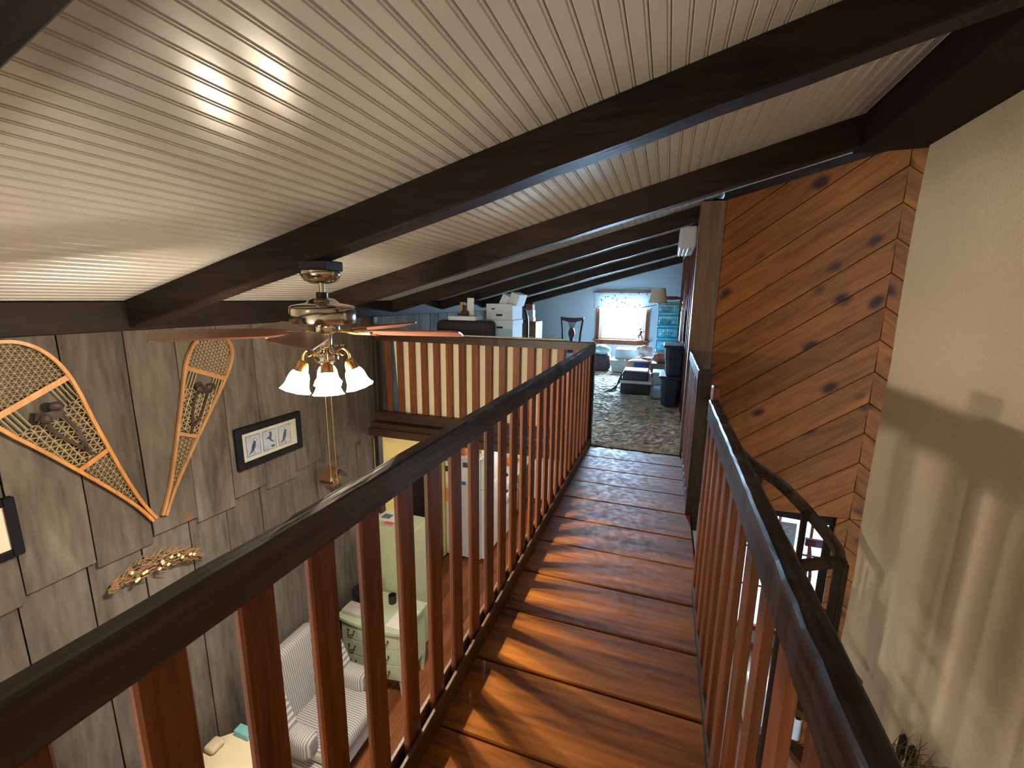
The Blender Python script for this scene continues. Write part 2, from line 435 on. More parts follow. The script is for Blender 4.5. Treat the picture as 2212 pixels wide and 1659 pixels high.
# yellow kitchen wall below the loft (in front of the backing)
struct('wall_kitchen', MB().box(XL-0.12, XL-0.02, 3.80, 4.26, FZ, -0.12).box(XL-0.12, XL-0.02, 5.22, YF, FZ, -0.12).box(XL-0.12, XL-0.02, 4.26, 5.22, -0.62, -0.12), M_YELLOW)
# plate beam along the top of the left wall
o = MB().bbox(XL, XL+0.13, YB, YF, 1.105, 1.262, 0.006).build('wall_plate_beam', M_BEAMY)
tag(o, 'dark brown plate beam running along the top of the grey barn board wall', 'beam')

# ---- rafters
RF = [(0.31, 0.418, .15), (1.58, 1.695, .15), (2.869, 2.965, .15), (4.02, 4.10, .125), (5.10, 5.18, .12), (6.42, 6.50, .12), (8.17, 8.27, .12)]
RL = ['dark rafter crossing the top left corner, nearest the camera',
      'dark rafter from which the ceiling fan hangs',
      'dark rafter just beyond the ceiling fan, with a lit knot swirl on its side',
      'dark rafter above the front edge of the carpeted loft',
      'first dark rafter wholly inside the loft, near its front',
      'dark rafter over the middle of the loft',
      'dark rafter close against the pale blue far wall of the loft']
for k, ((ya, yb, RD), lb) in enumerate(zip(RF, RL)):
    xr = 0.868 if k < 3 else 0.19
    xa = XL+0.132
    poly = [(xa, zc(xa)+0.004), (xr, zc(xr)+0.004), (xr, zc(xr)-RD), (xa, zc(xa)-RD)]
    b = MB(); n = 14; vs = []
    top = [(xa+(xr-xa)*t/n) for t in range(n+1)]
    for t in range(n+1):
        xx = top[t]; j = random.uniform(-0.004, 0.004); j2 = random.uniform(-0.003, 0.003)
        zt = zc(xx)-0.001; zb = zc(xx)-RD+j
        vs += [(xx, ya+j2, zt), (xx, ya+j2, zb+0.008), (xx, ya+0.008+j2, zb), (xx, yb-0.008, zb), (xx, yb, zb+0.008), (xx, yb, zt)]
    fs = []
    for t in range(n):
        for q in range(6):
            q2 = (q+1) % 6; fs.append([t*6+q, t*6+q2, (t+1)*6+q2, (t+1)*6+q])
    fs.append(list(range(6))); fs.append([n*6+q for q in range(6)])
    o = b.add(vs, fs).build('rafter', M_BEAM)
    tag(o, lb, 'beam', 'rafters under the sloped ceiling')
# ridge side beam over the stair well and its lower mate
o = MB().bbox(0.87, 1.20, YB, 2.99, 2.075, zc(1.2)+0.02, 0.006).build('ridge_beam', M_BEAMY)
tag(o, 'massive black beam along the top of the plaster wall on the right', 'beam')
o = MB().bbox(1.20, 1.95, 2.90, YL+0.02, 2.31, 2.54, 0.006).build('ridge_beam', M_BEAMY)
tag(o, 'short black beam end above the right corner of the diagonal pine boards', 'beam')

# ---- right plaster wall with a slightly wavy end
b = MB(); zz = [FZ, -2.0, -1.5, -1.26, -1.0, -0.65, -0.3, 0, 0.3, 0.47, 0.7, 0.95, 1.2, 1.5, 1.8, 2.1, 2.5]
vs = []; rs = random.Random(3)
for z in zz:
    ye = 2.955+0.012*sin(z*5)+rs.uniform(-0.008, 0.008)
    vs += [(XW, YB, z), (XW, ye, z), (XW+0.012, ye+0.01, z), (XW+0.14, ye+0.01, z), (XW+0.14, YB, z)]
fs = []
for k in range(len(zz)-1):
    for q in range(5):
        q2 = (q+1) % 5; fs.append([k*5+q, k*5+q2, (k+1)*5+q2, (k+1)*5+q])
fs.append([0, 1, 2, 3, 4]); fs.append([(len(zz)-1)*5+q for q in range(5)])
struct('wall_right', b.add(vs, fs), M_STUCCO)

# ---- pine wall (chevron of diagonal boards) closing the stair well
XP0, XP1, XA = 0.345, 1.98, 1.45
wp = struct('wall_back', MB().prism([(XP0, -0.40), (XP1, -0.46), (XP1, zc(XP1)-0.02), (XP0, zc(XP0)-0.02)], 'y', YL+0.022, YL+0.14), M_GAP, origin=(XP0, YL, 0))
def clip(poly, a, b, c):
    """keep a*x+b*y<=c"""
    out = []
    for i in range(len(poly)):
        p, q = poly[i], poly[(i+1) % len(poly)]
        dp = a*p[0]+b*p[1]-c; dq = a*q[0]+b*q[1]-c
        if dp <= 0: out.append(p)
        if (dp < 0) != (dq < 0):
            t = dp/(dp-dq); out.append((p[0]+(q[0]-p[0])*t, p[1]+(q[1]-p[1])*t))
    return out
ang = math.atan(0.745); PITCH = 0.232*cos(ang)
top_k = lambda p: zc(p)-0.045
def pine_side(sgn, xa, xb, low=False):
    # boards run along direction (cos, sgn*sin); v = perpendicular coordinate
    d = (cos(ang), sgn*sin(ang)); nrm = (-d[1], d[0])
    c0 = XA*nrm[0]+1.04*nrm[1]   # a seam passes the apex at z=1.04
    for k in range(-34, 20):
        v0 = c0+k*PITCH*(1); v1 = v0+PITCH
        g = 0.0022
        q = [(xa-3, FZ), (xb+3, FZ), (xb+3, 4), (xa-3, 4)]
        q = [(xa, FZ), (xb, FZ), (xb, 3), (xa, 3)]
        q = clip(q, -nrm[0], -nrm[1], -(v0+g)); q = clip(q, nrm[0], nrm[1], v1-g) if q else q
        if q: q = clip(q, -SL, 1, zc(0)-0.05)       # ceiling line
        if q and not low: q = clip(q, 0.035, -1, 0.40)      # bottom edge over the stair opening
        if q and low: q = clip(clip(q, -0.035, 1, -0.405), -1, 0, -1.37)   # lower strip beside the plaster wall
        if len(q) < 3: continue
        ar = abs(sum(q[i][0]*q[(i+1) % len(q)][1]-q[(i+1) % len(q)][0]*q[i][1] for i in range(len(q))))/2
        if ar < 0.0008: continue
        # local frame with x along the board so that grain and chamfer follow it
        cx = sum(p[0] for p in q)/len(q); cz = sum(p[1] for p in q)/len(q)
        loc = [((p[0]-cx)*d[0]+(p[1]-cz)*d[1], (p[0]-cx)*nrm[0]+(p[1]-cz)*nrm[1]) for p in q]
        b = MB(); n = len(loc); vs = []
        for (u, v) in loc: vs.append((u, 0.02, v))
        for (u, v) in loc:
            vs.append((u, 0.003, v))
        ins = []
        hv = [v for _, v in loc]; vmin, vmax = min(hv), max(hv)
        for (u, v) in loc:
            vv = v
            if abs(v-vmin) < 1e-4: vv = v+0.004
            if abs(v-vmax) < 1e-4: vv = v-0.004
            vs.append((u, 0.0, vv))
        fs = [list(range(n)), [2*n+i for i in range(n)][::-1]]
        for i in range(n):
            j = (i+1) % n
            fs.append([i, j, n+j, n+i]); fs.append([n+i, n+j, 2*n+j, 2*n+i])
        b.add(vs, fs)
        o = b.build('pine_board', M_PINE, wp, local=True, origin=(0, 0, 0))
        o.location = Vector((cx, YL, cz))-world_loc(wp)
        o.rotation_euler = (0, -atan2(d[1], d[0]), 0)
pine_side(+1, XP0+0.02, XA-0.002)
pine_side(-1, XA+0.002, XP1)
pine_side(+1, 1.37, XA-0.002, True)
pine_side(-1, XA+0.002, XP1, True)
MB().box(1.375, XP1, YL+0.022, YL+0.14, FZ, -0.45).build('wall_backing', M_GAP, wp)
MB().prism([(XP0, zc(XP0)-0.055), (1.9, zc(1.9)-0.055), (1.9, zc(1.9)+0.0), (XP0, zc(XP0))], 'y', YL-0.02, YL+0.01).build('top_trim', M_BEAM, wp)
# brown corner post at the left end of the pine wall
struct('trim_1', MB().bbox(0.185, 0.362, YL-0.012, YL+0.13, 0.0, zc(0.27)-0.03, 0.004), M_TRIMZ)

# ---- loft side wall (dark red-brown vertical boards), runs back from the corner post
wlo = struct('wall_loft', MB().box(0.262, 0.36, YL+0.13, YF, 0.0, zc(0.3)), M_GAP, origin=(0.3, YL, 0))
y = YL+0.13; k = 0
while y < YF-0.02:
    wdt = [0.10, 0.30, 0.10, 0.42][k % 4]; y1 = min(y+wdt, YF)
    d = 0.045 if k % 2 == 0 else 0.02
    MB().bbox(0.262-d, 0.262, y+0.004, y1-0.004, 0.02, zc(0.25)-0.03, 0.004).build('wall_panel' if k % 2 else 'batten', M_REDTRIM, wlo)
    y = y1; k += 1

# ---- far wall of the loft with window opening  X -1.34..-0.34, z .46..1.40
WX0, WX1, WZ0, WZ1 = -1.30, -0.385, 0.50, 1.40
b = MB()
b.prism([(XL-0.1, FZ), (WX0, FZ), (WX0, zc(WX0)), (XL-0.1, zc(XL-0.1))], 'y', YF, YF+0.12)
b.prism([(WX1, FZ), (0.5, FZ), (0.5, zc(0.5)), (WX1, zc(WX1))], 'y', YF, YF+0.12)
b.prism([(WX0, WZ1), (WX1, WZ1), (WX1, zc(WX1)), (WX0, zc(WX0))], 'y', YF, YF+0.12)
b.box(WX0, WX1, YF, YF+0.12, FZ, WZ0)
struct('wall_far', b, M_BLUEWALL)
win = struct('window_1', MB().box(WX0-0.07, WX0, YF-0.025, YF, WZ0-0.02, WZ1+0.07).box(WX1, WX1+0.07, YF-0.025, YF, WZ0-0.02, WZ1+0.07).box(WX0, WX1, YF-0.025, YF, WZ1, WZ1+0.07).box(WX0-0.08, WX1+0.08, YF-0.025, YF, WZ0-0.10, WZ0-0.03), M_REDTRIM)
MB().bbox(WX0-0.1, WX1+0.1, YF-0.11, YF+0.02, WZ0-0.03, WZ0, 0.004).build('window_sill', M_REDTRIM, win)
M_SASH = plain('pale_sash_wood', (0.62, 0.50, 0.36), rough=0.5)
for (za, zb, yy) in ((WZ0, 0.5*(WZ0+WZ1)+0.03, YF+0.03), (0.5*(WZ0+WZ1)-0.01, WZ1, YF+0.07)):
    MB().box(WX0, WX0+0.06, yy, yy+0.03, za, zb).box(WX1-0.06, WX1, yy, yy+0.03, za, zb).box(WX0+0.06, WX1-0.06, yy, yy+0.03, za, za+0.035).box(WX0+0.06, WX1-0.06, yy, yy+0.03, zb-0.035, zb).build('sash', M_SASH, win)
    MB().box(WX0+0.06, WX1-0.06, yy+0.012, yy+0.016, za+0.035, zb-0.035).build('window_pane', M_GLASS, win)

# ---- near end and ground floor walls (closing the house)
struct('wall_near', MB().box(XL-0.1, 2.9, YB-0.1, YB, FZ, 2.7), M_STUCCO)
GX1 = 2.9; GY = 5.0
GW = (1.0, 2.5, -2.25, -0.88)
struct('wall_ground', MB().box(0.2, GW[0], GY, GY+0.12, FZ, -0.12).box(GW[1], GX1, GY, GY+0.12, FZ, -0.12).box(GW[0], GW[1], GY, GY+0.12, GW[3], -0.12).box(GW[0], GW[1], GY, GY+0.12, FZ, GW[2]), M_BLUEWALL)
struct('wall_side', MB().box(GX1, GX1+0.1, 2.9, GY+0.1, FZ, 2.7), M_STUCCO)
struct('wall_divider', MB().box(0.16, 0.26, GY+0.1, YF, FZ, -0.12), M_STUCCO)
g = struct('window_2', MB().box(GW[0]-0.06, GW[0], GY-0.02, GY, GW[2]-0.06, GW[3]+0.06).box(GW[1], GW[1]+0.06, GY-0.02, GY, GW[2]-0.06, GW[3]+0.06).box(GW[0], GW[1], GY-0.02, GY, GW[3], GW[3]+0.06).box(GW[0], GW[1], GY-0.04, GY, GW[2]-0.06, GW[2]), M_REDTRIM)
for k in range(1, 5):
    xx = GW[0]+(GW[1]-GW[0])*k/5
    MB().box(xx-0.012, xx+0.012, GY+0.03, GY+0.05, GW[2], GW[3]).build('muntin', M_REDTRIM, g)
for zz_ in (-1.34, -1.8):
    MB().box(GW[0], GW[1], GY+0.032, GY+0.048, zz_-0.01, zz_+0.01).build('muntin', M_BLACK, g)
MB().box(GW[0], GW[1], GY+0.052, GY+0.056, GW[2], GW[3]).build('window_pane', M_GLASS, g)

# ---- floors
fl = struct('floor', MB().box(-0.66, 0.235, YB, YL-0.03, -0.15, -0.028), M_BEAMY, origin=(0, 0, 0))
ys = [1.008-0.2850*k for k in range(14, 0, -1)]+[1.008, 1.291, 1.572, 1.854, 2.146, 2.437, 2.735, 3.015, 3.29, 3.565, YL-0.014]
for k in range(len(ys)-1):
    j = random.uniform(-0.002, 0.002)
    MB().bbox(-0.60, 0.225, ys[k]+0.004, ys[k+1]-0.004, -0.03+j, 0.0+j*0.5, 0.0045).build('floor_plank', M_WALK, fl)
# loft floor slab + shag carpet
fl2 = struct('floor', MB().box(XL-0.02, 0.36, YL+0.024, YF, -0.10, -0.02), M_GAP)
b = MB(); rs = random.Random(5); nx, ny = 150, 250
X0, X1, Y0, Y1 = XL+0.055, 0.258, YL+0.022, YF-0.0
vs = []
import mathutils.noise as mn
for jy in range(ny+1):
    tt = jy/ny; yy = Y0+(Y1-Y0)*(tt**1.35)
    for ix in range(nx+1):
        xx = X0+(X1-X0)*ix/nx
        h = 0.014*mn.noise(Vector((xx*22, yy*22, 0)))+0.010*mn.noise(Vector((xx*50, yy*50, 3)))+0.006
        if jy == 0: h = -0.02
        vs.append((xx, yy+(0.008*mn.noise(Vector((xx*30, 0, 0))) if jy < 2 else 0), h))
fs = [[jy*(nx+1)+ix, jy*(nx+1)+ix+1, (jy+1)*(nx+1)+ix+1, (jy+1)*(nx+1)+ix] for jy in range(ny) for ix in range(nx)]
carpet = b.add(vs, fs).build('carpet', M_CARPET, smooth=False)
tag(carpet, 'brown and tan shag carpet covering the loft floor', 'carpet'); carpet['kind'] = 'stuff'
# dark strip at the carpet edge
struct('trim_2', MB().bbox(-0.60, 0.235, YL-0.012, YL+0.05, -0.03, -0.006, 0.003), M_GAP)
# ground floor planks
fl3 = struct('floor', MB().box(XL-0.1, 0.2, YB, YF, FZ-0.12, FZ-0.02).box(0.2, GX1, YB, GY+0.1, FZ-0.12, FZ-0.02), M_GAP, origin=(0, 0, FZ))
pl0 = None; xx = XL; k = 0
while xx < -0.9:
    yy = 0.6-random.uniform(0, 1.0)
    while yy < 9.0:
        L = random.choice([1.1, 1.5, 1.9])
        if pl0 is None:
            pass
        MB().bbox(xx+0.0015, xx+0.1385, yy+0.0015, min(yy+L, YF)-0.0015, FZ-0.02, FZ, 0.002).build('floor_board', M_FLOORY, fl3)
        yy += L
    xx += 0.14
MB().box(xx, 0.2, YB, YF, FZ-0.02, FZ).box(0.2, GX1, YB, GY, FZ-0.02, FZ).build('floor_board', M_FLOORY, fl3)
# underside of the loft: board ceiling and joists over the kitchen
struct('ceiling', MB().box(XL, 0.3, YL+0.02, YF, -0.125, -0.10), M_BEAM)
for k, yy in enumerate((4.6, 5.5, 6.4, 7.3, 8.2)):
    o = MB().bbox(XL, 0.25, yy, yy+0.10, -0.26, -0.125, 0.005).build('joist', M_BEAM)
    tag(o, ['dark joist under the loft floor, nearest the loft front', 'second dark joist under the loft floor from its front', 'middle dark joist under the loft floor above the kitchen', 'fourth dark joist under the loft floor from its front', 'dark joist under the loft floor, farthest back in the kitchen'][k], 'beam', 'joists under the loft')
# header beam at the loft edge
o = MB().bbox(XL, -0.665, YL-0.10, YL+0.01, -0.125, 0.005, 0.006).build('loft_edge_beam', M_RAILX)
tag(o, 'rough dark timber beam carrying the front edge of the loft', 'beam')
o = MB().bbox(XL, 0.25, YL-0.145, YL-0.10, -0.125, -0.045, 0.005).build('ledger_board', M_RAILX)
tag(o, 'dark ledge board nailed below the loft balusters', 'beam')
struct('trim_3', MB().bbox(XL-0.005, XL+0.045, YL-0.05, YL+0.03, FZ, -0.125, 0.004), M_POST)

# ================================================================= RAILINGS
def balusters(root, pts, z0, z1, sx, sy, mat=M_BAL, first=None):
    b0 = MB().bbox(-sx/2, sx/2, -sy/2, sy/2, z0, z1, 0.004).build('baluster', mat, None)
    b0.parent = root; rl = world_loc(root)
    zc_ = (z0+z1)/2
    for i, (px, py) in enumerate(pts):
        o = b0 if i == 0 else b0.copy()
        if i: COL.objects.link(o); o.parent = root
        o.location = (px-rl.x, py-rl.y, zc_-rl.z)
        o.rotation_euler = (0, 0, random.uniform(-0.03, 0.03))
# left railing of the walkway
r = thing('railing', 'long dark-topped wooden railing on the left of the walkway, over the lit fan', 'railing', (-0.59, 0.5, 0))
def handrail(b, x0, x1, y0, y1, z0, z1, rag=0.0015, n=60, axis='y', seed=1):
    rs = random.Random(seed); vs = []; fs = []
    for i in range(n+1):
        t = y0+(y1-y0)*i/n
        j = [rs.uniform(-rag, rag) for _ in range(6)]
        c = 0.005
        sec = [(x0+j[0], z0), (x1+j[1], z0), (x1+j[1], z1-c), (x1-c+j[1], z1+j[2]), (x0+c+j[0], z1+j[3]), (x0+j[0], z1-c)]
        for a, z in sec: vs.append((a, t, z) if axis == 'y' else (t, a, z))
    for i in range(n):
        for q in range(6):
            q2 = (q+1) % 6; fs.append([i*6+q, i*6+q2, (i+1)*6+q2, (i+1)*6+q])
    fs.append(list(range(6))); fs.append([n*6+q for q in range(6)])
    return b.add(vs, fs)
handrail(MB(), -0.610, -0.570, -1.2, YL-0.02, 0.842, 0.916).build('handrail', M_RAIL, r)
MB().bbox(-0.582, -0.569, -1.2, YL-0.02, 0.0, 0.078, 0.003).build('bottom_rail', M_TRIMZ, r)
MB().bbox(-0.620, -0.606, -1.2, YL-0.02, 0.0, 0.078, 0.003).build('bottom_rail', M_TRIMZ, r)
MB().bbox(-0.605, -0.575, -1.2, YL-0.02, -0.03, 0.03, 0.003).build('base_strip', M_RAIL, r)
by = []
yy = 0.317-0.1432*9
while yy < YL-0.06: by.append(yy); yy += 0.1432
balusters(r, [(-0.594, q) for q in by], 0.0, 0.845, 0.017, 0.067)
MB().bbox(-0.625, -0.565, YL-0.035, YL+0.03, -0.02, 0.935, 0.005).build('post', M_POST, r)
# loft front railing
r = thing('railing', 'wooden railing across the front edge of the loft, backed by a beige panel', 'railing', (-1.7, YL, 0))
handrail(MB(), YL-0.03, YL+0.02, XL+0.02, -0.62, 0.862, 0.935, axis='x', seed=2, n=40).build('handrail', M_RAILX, r)
MB().bbox(XL+0.02, -0.62, YL-0.045, YL+0.02, 0.02, 0.12, 0.004).build('bottom_rail', M_RAILX, r)
MB().bbox(XL, XL+0.05, YL-0.03, YL+0.03, 0.0, 1.1, 0.004).build('wall_post', M_POST, r)
bx = []; xx = -2.675
while xx < -0.66: bx.append(xx); xx += 0.1392
balusters(r, [(q, YL-0.008) for q in bx], 0.12, 0.865, 0.066, 0.018)
# near right railing
r = thing('railing', 'wooden railing on the right, nearest the camera, ending at a short post', 'railing', (0.21, 0.5, 0))
handrail(MB(), 0.190, 0.228, -1.2, 1.94, 0.815, 0.900, seed=4).build('handrail', M_RAIL, r)
MB().bbox(0.196, 0.226, -1.2, 1.94, 0.0, 0.055, 0.004).build('bottom_rail', M_RAIL, r)
by = []; yy = 1.80
while yy > -1.1: by.append(yy); yy -= 0.1432
balusters(r, [(0.205, q) for q in by], 0.05, 0.82, 0.017, 0.060)
MB().bbox(0.198, 0.232, 1.93, 1.985, 0.0, 0.955, 0.005).build('post', M_BAL, r)
# short right railing section next to the loft
r = thing('railing', 'short wooden railing between the stair opening and the pine wall corner', 'railing', (0.215, 3.2, 0))
handrail(MB(), 0.196, 0.236, 2.80, YL-0.012, 0.835, 0.903, seed=6, n=20).build('handrail', M_RAIL, r)
MB().bbox(0.200, 0.230, 2.80, YL-0.012, 0.0, 0.06, 0.004).build('bottom_rail', M_RAIL, r)
balusters(r, [(0.208, 2.93+0.1432*k) for k in range(6)], 0.05, 0.84, 0.017, 0.060)
MB().bbox(0.196, 0.270, 2.735, 2.80, -0.1, 0.905, 0.005).build('newel_post', M_POST, r)

# ================================================================= SPIRAL STAIR
st = thing('spiral_staircase', 'dark spiral staircase winding down beside the pine wall', 'staircase', (0.72, 2.42, FZ))
hp = [(0.26, 2.66, 0.76), (0.335, 2.71, 0.625), (0.425, 2.765, 0.475), (0.52, 2.82, 0.362), (0.63, 2.862, 0.28), (0.725, 2.88, 0.215), (0.87, 2.86, 0.085), (0.945, 2.78, 0.010), (0.975, 2.66, -0.03), (0.955, 2.55, -0.04)]
def smooth_path(p, n=5):
    out = []
    for i in range(len(p)-1):
        p0, p1, p2, p3 = [Vector(p[max(0, min(len(p)-1, j))]) for j in (i-1, i, i+1, i+2)]
        for k in range(n):
            t = k/n
            out.append(0.5*((2*p1)+(-p0+p2)*t+(2*p0-5*p1+4*p2-p3)*t*t+(-p0+3*p1-3*p2+p3)*t**3))
    out.append(Vector(p[-1])); return out
MB().sweep(smooth_path(hp), [(-0.02, -0.03), (0.02, -0.03), (0.024, 0.02), (0.0, 0.034), (-0.024, 0.02)]).build('handrail', M_RAIL, st, smooth=False)
MB().tube([(0.72, 2.42, FZ), (0.72, 2.42, -0.05)], 0.045, 14).build('centre_pole', M_BLACK, st, smooth=True)
for k in range(11):
    a0 = radians(100-31*k); zt = -0.22-0.205*k
    c = (0.72, 2.42); R0 = 0.38
    poly = [(c[0]+0.04*cos(a0), c[1]+0.04*sin(a0)), (c[0]+R0*cos(a0), c[1]+R0*sin(a0)), (c[0]+R0*cos(a0-0.3), c[1]+R0*sin(a0-0.3)), (c[0]+R0*cos(a0-0.6), c[1]+R0*sin(a0-0.6)), (c[0]+0.04*cos(a0-0.6), c[1]+0.04*sin(a0-0.6))]
    MB().prism(poly, 'z', zt-0.04, zt).build('tread', M_TRIMZ, st)
for (px, py, pz, zb) in ((0.86, 2.86, 0.08, -0.75), (0.955, 2.76, 0.0, -1.25), (0.60, 2.86, 0.28, -0.5), (0.955, 2.57, -0.05, -1.3)):
    MB().bbox(px-0.016, px+0.016, py-0.012, py+0.012, zb, pz, 0.003).build('stair_baluster', M_POST, st)
# lower ring rail of the stair well at ground floor level
MB().sweep([(0.60, 2.55, -0.17), (0.70, 2.55, -0.135), (0.80, 2.55, -0.095), (0.955, 2.55, -0.04)], [(-0.015, -0.028), (0.015, -0.028), (0.015, 0.028), (-0.015, 0.028)]).build('cross_rail', M_RAIL, st)
MB().bbox(0.985, 1.02, 2.60, 2.635, -1.9, -0.08, 0.004).build('outer_post', M_POST, st)
MB().bbox(1.03, 1.055, 2.72, 2.745, -1.9, -0.12, 0.004).build('outer_post', M_POST, st)

# ================================================================= CEILING FAN
FX, FY = -1.475, 1.63
fan = thing('ceiling_fan', 'ceiling fan with polished nickel motor, brown blades and lit tulip shades', 'ceiling fan', (FX, FY, 1.42))
MB().bbox(FX-0.075, FX+0.075, FY-0.05, FY+0.062, 1.410, 1.452, 0.004).build('mounting_block', M_BLACK, fan)
F0 = (FX, FY, 0)
MB().lathe([(0.083, 1.410), (0.085, 1.40), (0.084, 1.39), (0.070, 1.368), (0.045, 1.358), (0.03, 1.355)], F0, 32).build('canopy', M_NICKEL, fan, smooth=True)
MB().lathe([(0.014, 1.357), (0.014, 1.30)], F0, 16).build('downrod', M_NICKEL, fan, smooth=True)
MB().lathe([(0.022, 1.318), (0.025, 1.315), (0.025, 1.280), (0.022, 1.277)], F0, 16).build('rod_collar', M_BLACK, fan, smooth=True)
MB().lathe([(0.036, 1.292), (0.050, 1.289), (0.062, 1.280), (0.072, 1.270), (0.108, 1.264), (0.134, 1.258), (0.141, 1.251), (0.138, 1.246), (0.142, 1.241), (0.142, 1.190), (0.139, 1.181), (0.125, 1.175), (0.06, 1.172)], F0, 48).build('motor_housing', M_NICKEL, fan, smooth=True)
MB().lathe([(0.06, 1.176), (0.07, 1.165), (0.07, 1.145), (0.05, 1.135), (0.032, 1.125), (0.028, 1.07), (0.036, 1.055), (0.050, 1.045), (0.056, 1.03), (0.056, 1.012), (0.040, 1.0), (0.026, 0.985), (0.018, 0.965)], F0, 28).build('switch_housing', M_NICKEL, fan, smooth=True)
for k in range(5):
    a = radians(-130+72*k); d = Vector((cos(a), sin(a), 0)); s_ = Vector((-sin(a), cos(a), 0))
    tilt = radians(-13)
    m = Matrix.Translation((FX, FY, 1.142)) @ Matrix.Rotation(a, 4, 'Z') @ Matrix.Rotation(tilt, 4, 'X')
    # blade outline
    out = [(0.155, -0.036), (0.20, -0.052), (0.27, -0.060), (0.605, -0.071), (0.625, -0.066), (0.634, -0.052), (0.637, 0.0), (0.634, 0.052), (0.625, 0.066), (0.605, 0.071), (0.27, 0.060), (0.20, 0.052), (0.155, 0.036)]
    b = MB(); n = len(out)
    vs = [(x, y, -0.0035) for x, y in out]+[(x, y, 0.0035) for x, y in out]
    fs = [list(range(n))[::-1], list(range(n, 2*n))]+[[i, (i+1) % n, n+(i+1) % n, n+i] for i in range(n)]
    b.add(vs, fs)
    bl = b.build('blade', M_BLADE, fan, local=True, origin=(0, 0, 0))
    bl.location = (0, 0, 1.142-1.42); bl.rotation_euler = (m.to_euler())
    # blade iron
    b = MB()
    b.tube([(0.06, 0, 0.006), (0.11, 0.0, -0.002), (0.16, 0.0, -0.007), (0.22, 0, -0.008)], [0.014, 0.010, 0.018, 0.012], 8, flat=0.45)
    b.tube([(0.15, 0, -0.007), (0.19, 0.030, -0.007), (0.235, 0.034, -0.007)], [0.010, 0.008, 0.006], 6, flat=0.5)
    b.tube([(0.15, 0, -0.007), (0.19, -0.030, -0.007), (0.235, -0.034, -0.007)], [0.010, 0.008, 0.006], 6, flat=0.5)
    for q in ((0.215, 0), (0.235, 0.034), (0.235, -0.034)):
        b.lathe([(0.007, -0.012), (0.007, -0.004)], (q[0], q[1], 0), 8)
    ir = b.build('blade_bracket', M_BRASS, fan, local=True, origin=(0, 0, 0), smooth=True)
    ir.location = (0, 0, 1.142-1.42); ir.rotation_euler = m.to_euler()
# light kit
def shade_mat():
    """frosted glass: glows, and lets part of the bulb's light through"""
    m, n, l, b = _new('lit_frosted_glass')
    b.inputs['Base Color'].default_value = (0.9, 0.86, 0.78, 1); b.inputs['Roughness'].default_value = 0.3
    b.inputs['Emission Color'].default_value = (1.0, 0.88, 0.70, 1); b.inputs['Emission Strength'].default_value = 22
    t = n.new('ShaderNodeBsdfTransparent'); t.inputs[0].default_value = (1.0, 0.96, 0.90, 1)
    mx = n.new('ShaderNodeMixShader'); mx.inputs[0].default_value = 0.45
    l.new(t.outputs[0], mx.inputs[1]); l.new(b.outputs[0], mx.inputs[2]); l.new(mx.outputs[0], n['Material Output'].inputs['Surface'])
    return m
M_LIT = shade_mat()
for k, adeg in enumerate((-48, 42, 132, 222)):
    a = radians(adeg); d = Vector((cos(a), sin(a), 0)); c = Vector((FX, FY, 0))
    pts = [c+d*0.03+Vector((0, 0, 1.035)), c+d*0.06+Vector((0, 0, 1.060)), c+d*0.08+Vector((0, 0, 1.060)), c+d*0.098+Vector((0, 0, 1.035)), c+d*0.10+Vector((0, 0, 1.000))]
    b = MB().tube(smooth_path(pts, 4), 0.006, 8)
    for sg in (0.045, 0.07):
        b.blob(tuple(c+d*sg+Vector((0, 0, 1.077))), (0.009, 0.009, 0.006), 8, 5)
    b.tube(smooth_path([c+d*0.05+Vector((0, 0, 1.045)), c+d*0.075+Vector((0, 0, 1.030)), c+d*0.085+Vector((0, 0, 1.045))], 4), 0.004, 6)
    b.build('lamp_arm', M_BRASS, fan, smooth=True)
    axis = (d*0.32+Vector((0, 0, -1))).normalized()
    rot = Vector((0, 0, -1)).rotation_difference(axis).to_matrix().to_4x4()
    top = c+d*0.10+Vector((0, 0, 1.000))
    T = Matrix.Translation(top) @ rot
    MB().lathe([(0.010, 0.012), (0.022, 0.004), (0.026, -0.01), (0.030, -0.028), (0.032, -0.045)], (0, 0, 0), 18, mat=T).build('lamp_holder', M_BRASS, fan, smooth=True)
    bl_ = bulb('fan_bulb', tuple(T @ Vector((0, 0, -0.050))), 76, (1.0, 0.92, 0.79), 0.022)
    pr = [(0.030, -0.036), (0.038, -0.048), (0.044, -0.062), (0.047, -0.080), (0.050, -0.100), (0.058, -0.118), (0.062, -0.126), (0.066, -0.131)]
    rip = lambda i, t: (0.05*(i/7.0)**3*sin(8*t))
    b = MB().lathe(pr+[(r_-0.003, z_) for r_, z_ in pr[::-1]], (0, 0, 0), 32, mat=T, ripple=lambda i, t: 0.05*((min(i, 15-i))/7.0)**3*sin(8*t), cap=False)
    b.build('glass_shade', M_LIT, fan, smooth=True)
# pull chains
b = MB()
b.tube([(FX-0.012, FY-0.01, 1.0), (FX-0.010, FY-0.012, 0.44)], 0.0022, 6)
b.build('pull_chain', M_BRASS, fan)
MB().tube([(FX+0.012, FY+0.0, 1.0), (FX+0.014, FY+0.0, 0.40)], 0.0022, 6).build('pull_chain', M_BRASS, fan)
MB().lathe([(0.002, 0.44), (0.006, 0.43), (0.006, 0.415), (0.002, 0.40)], (FX-0.010, FY-0.012, 0), 8).build('chain_pull', M_BRASS, fan)

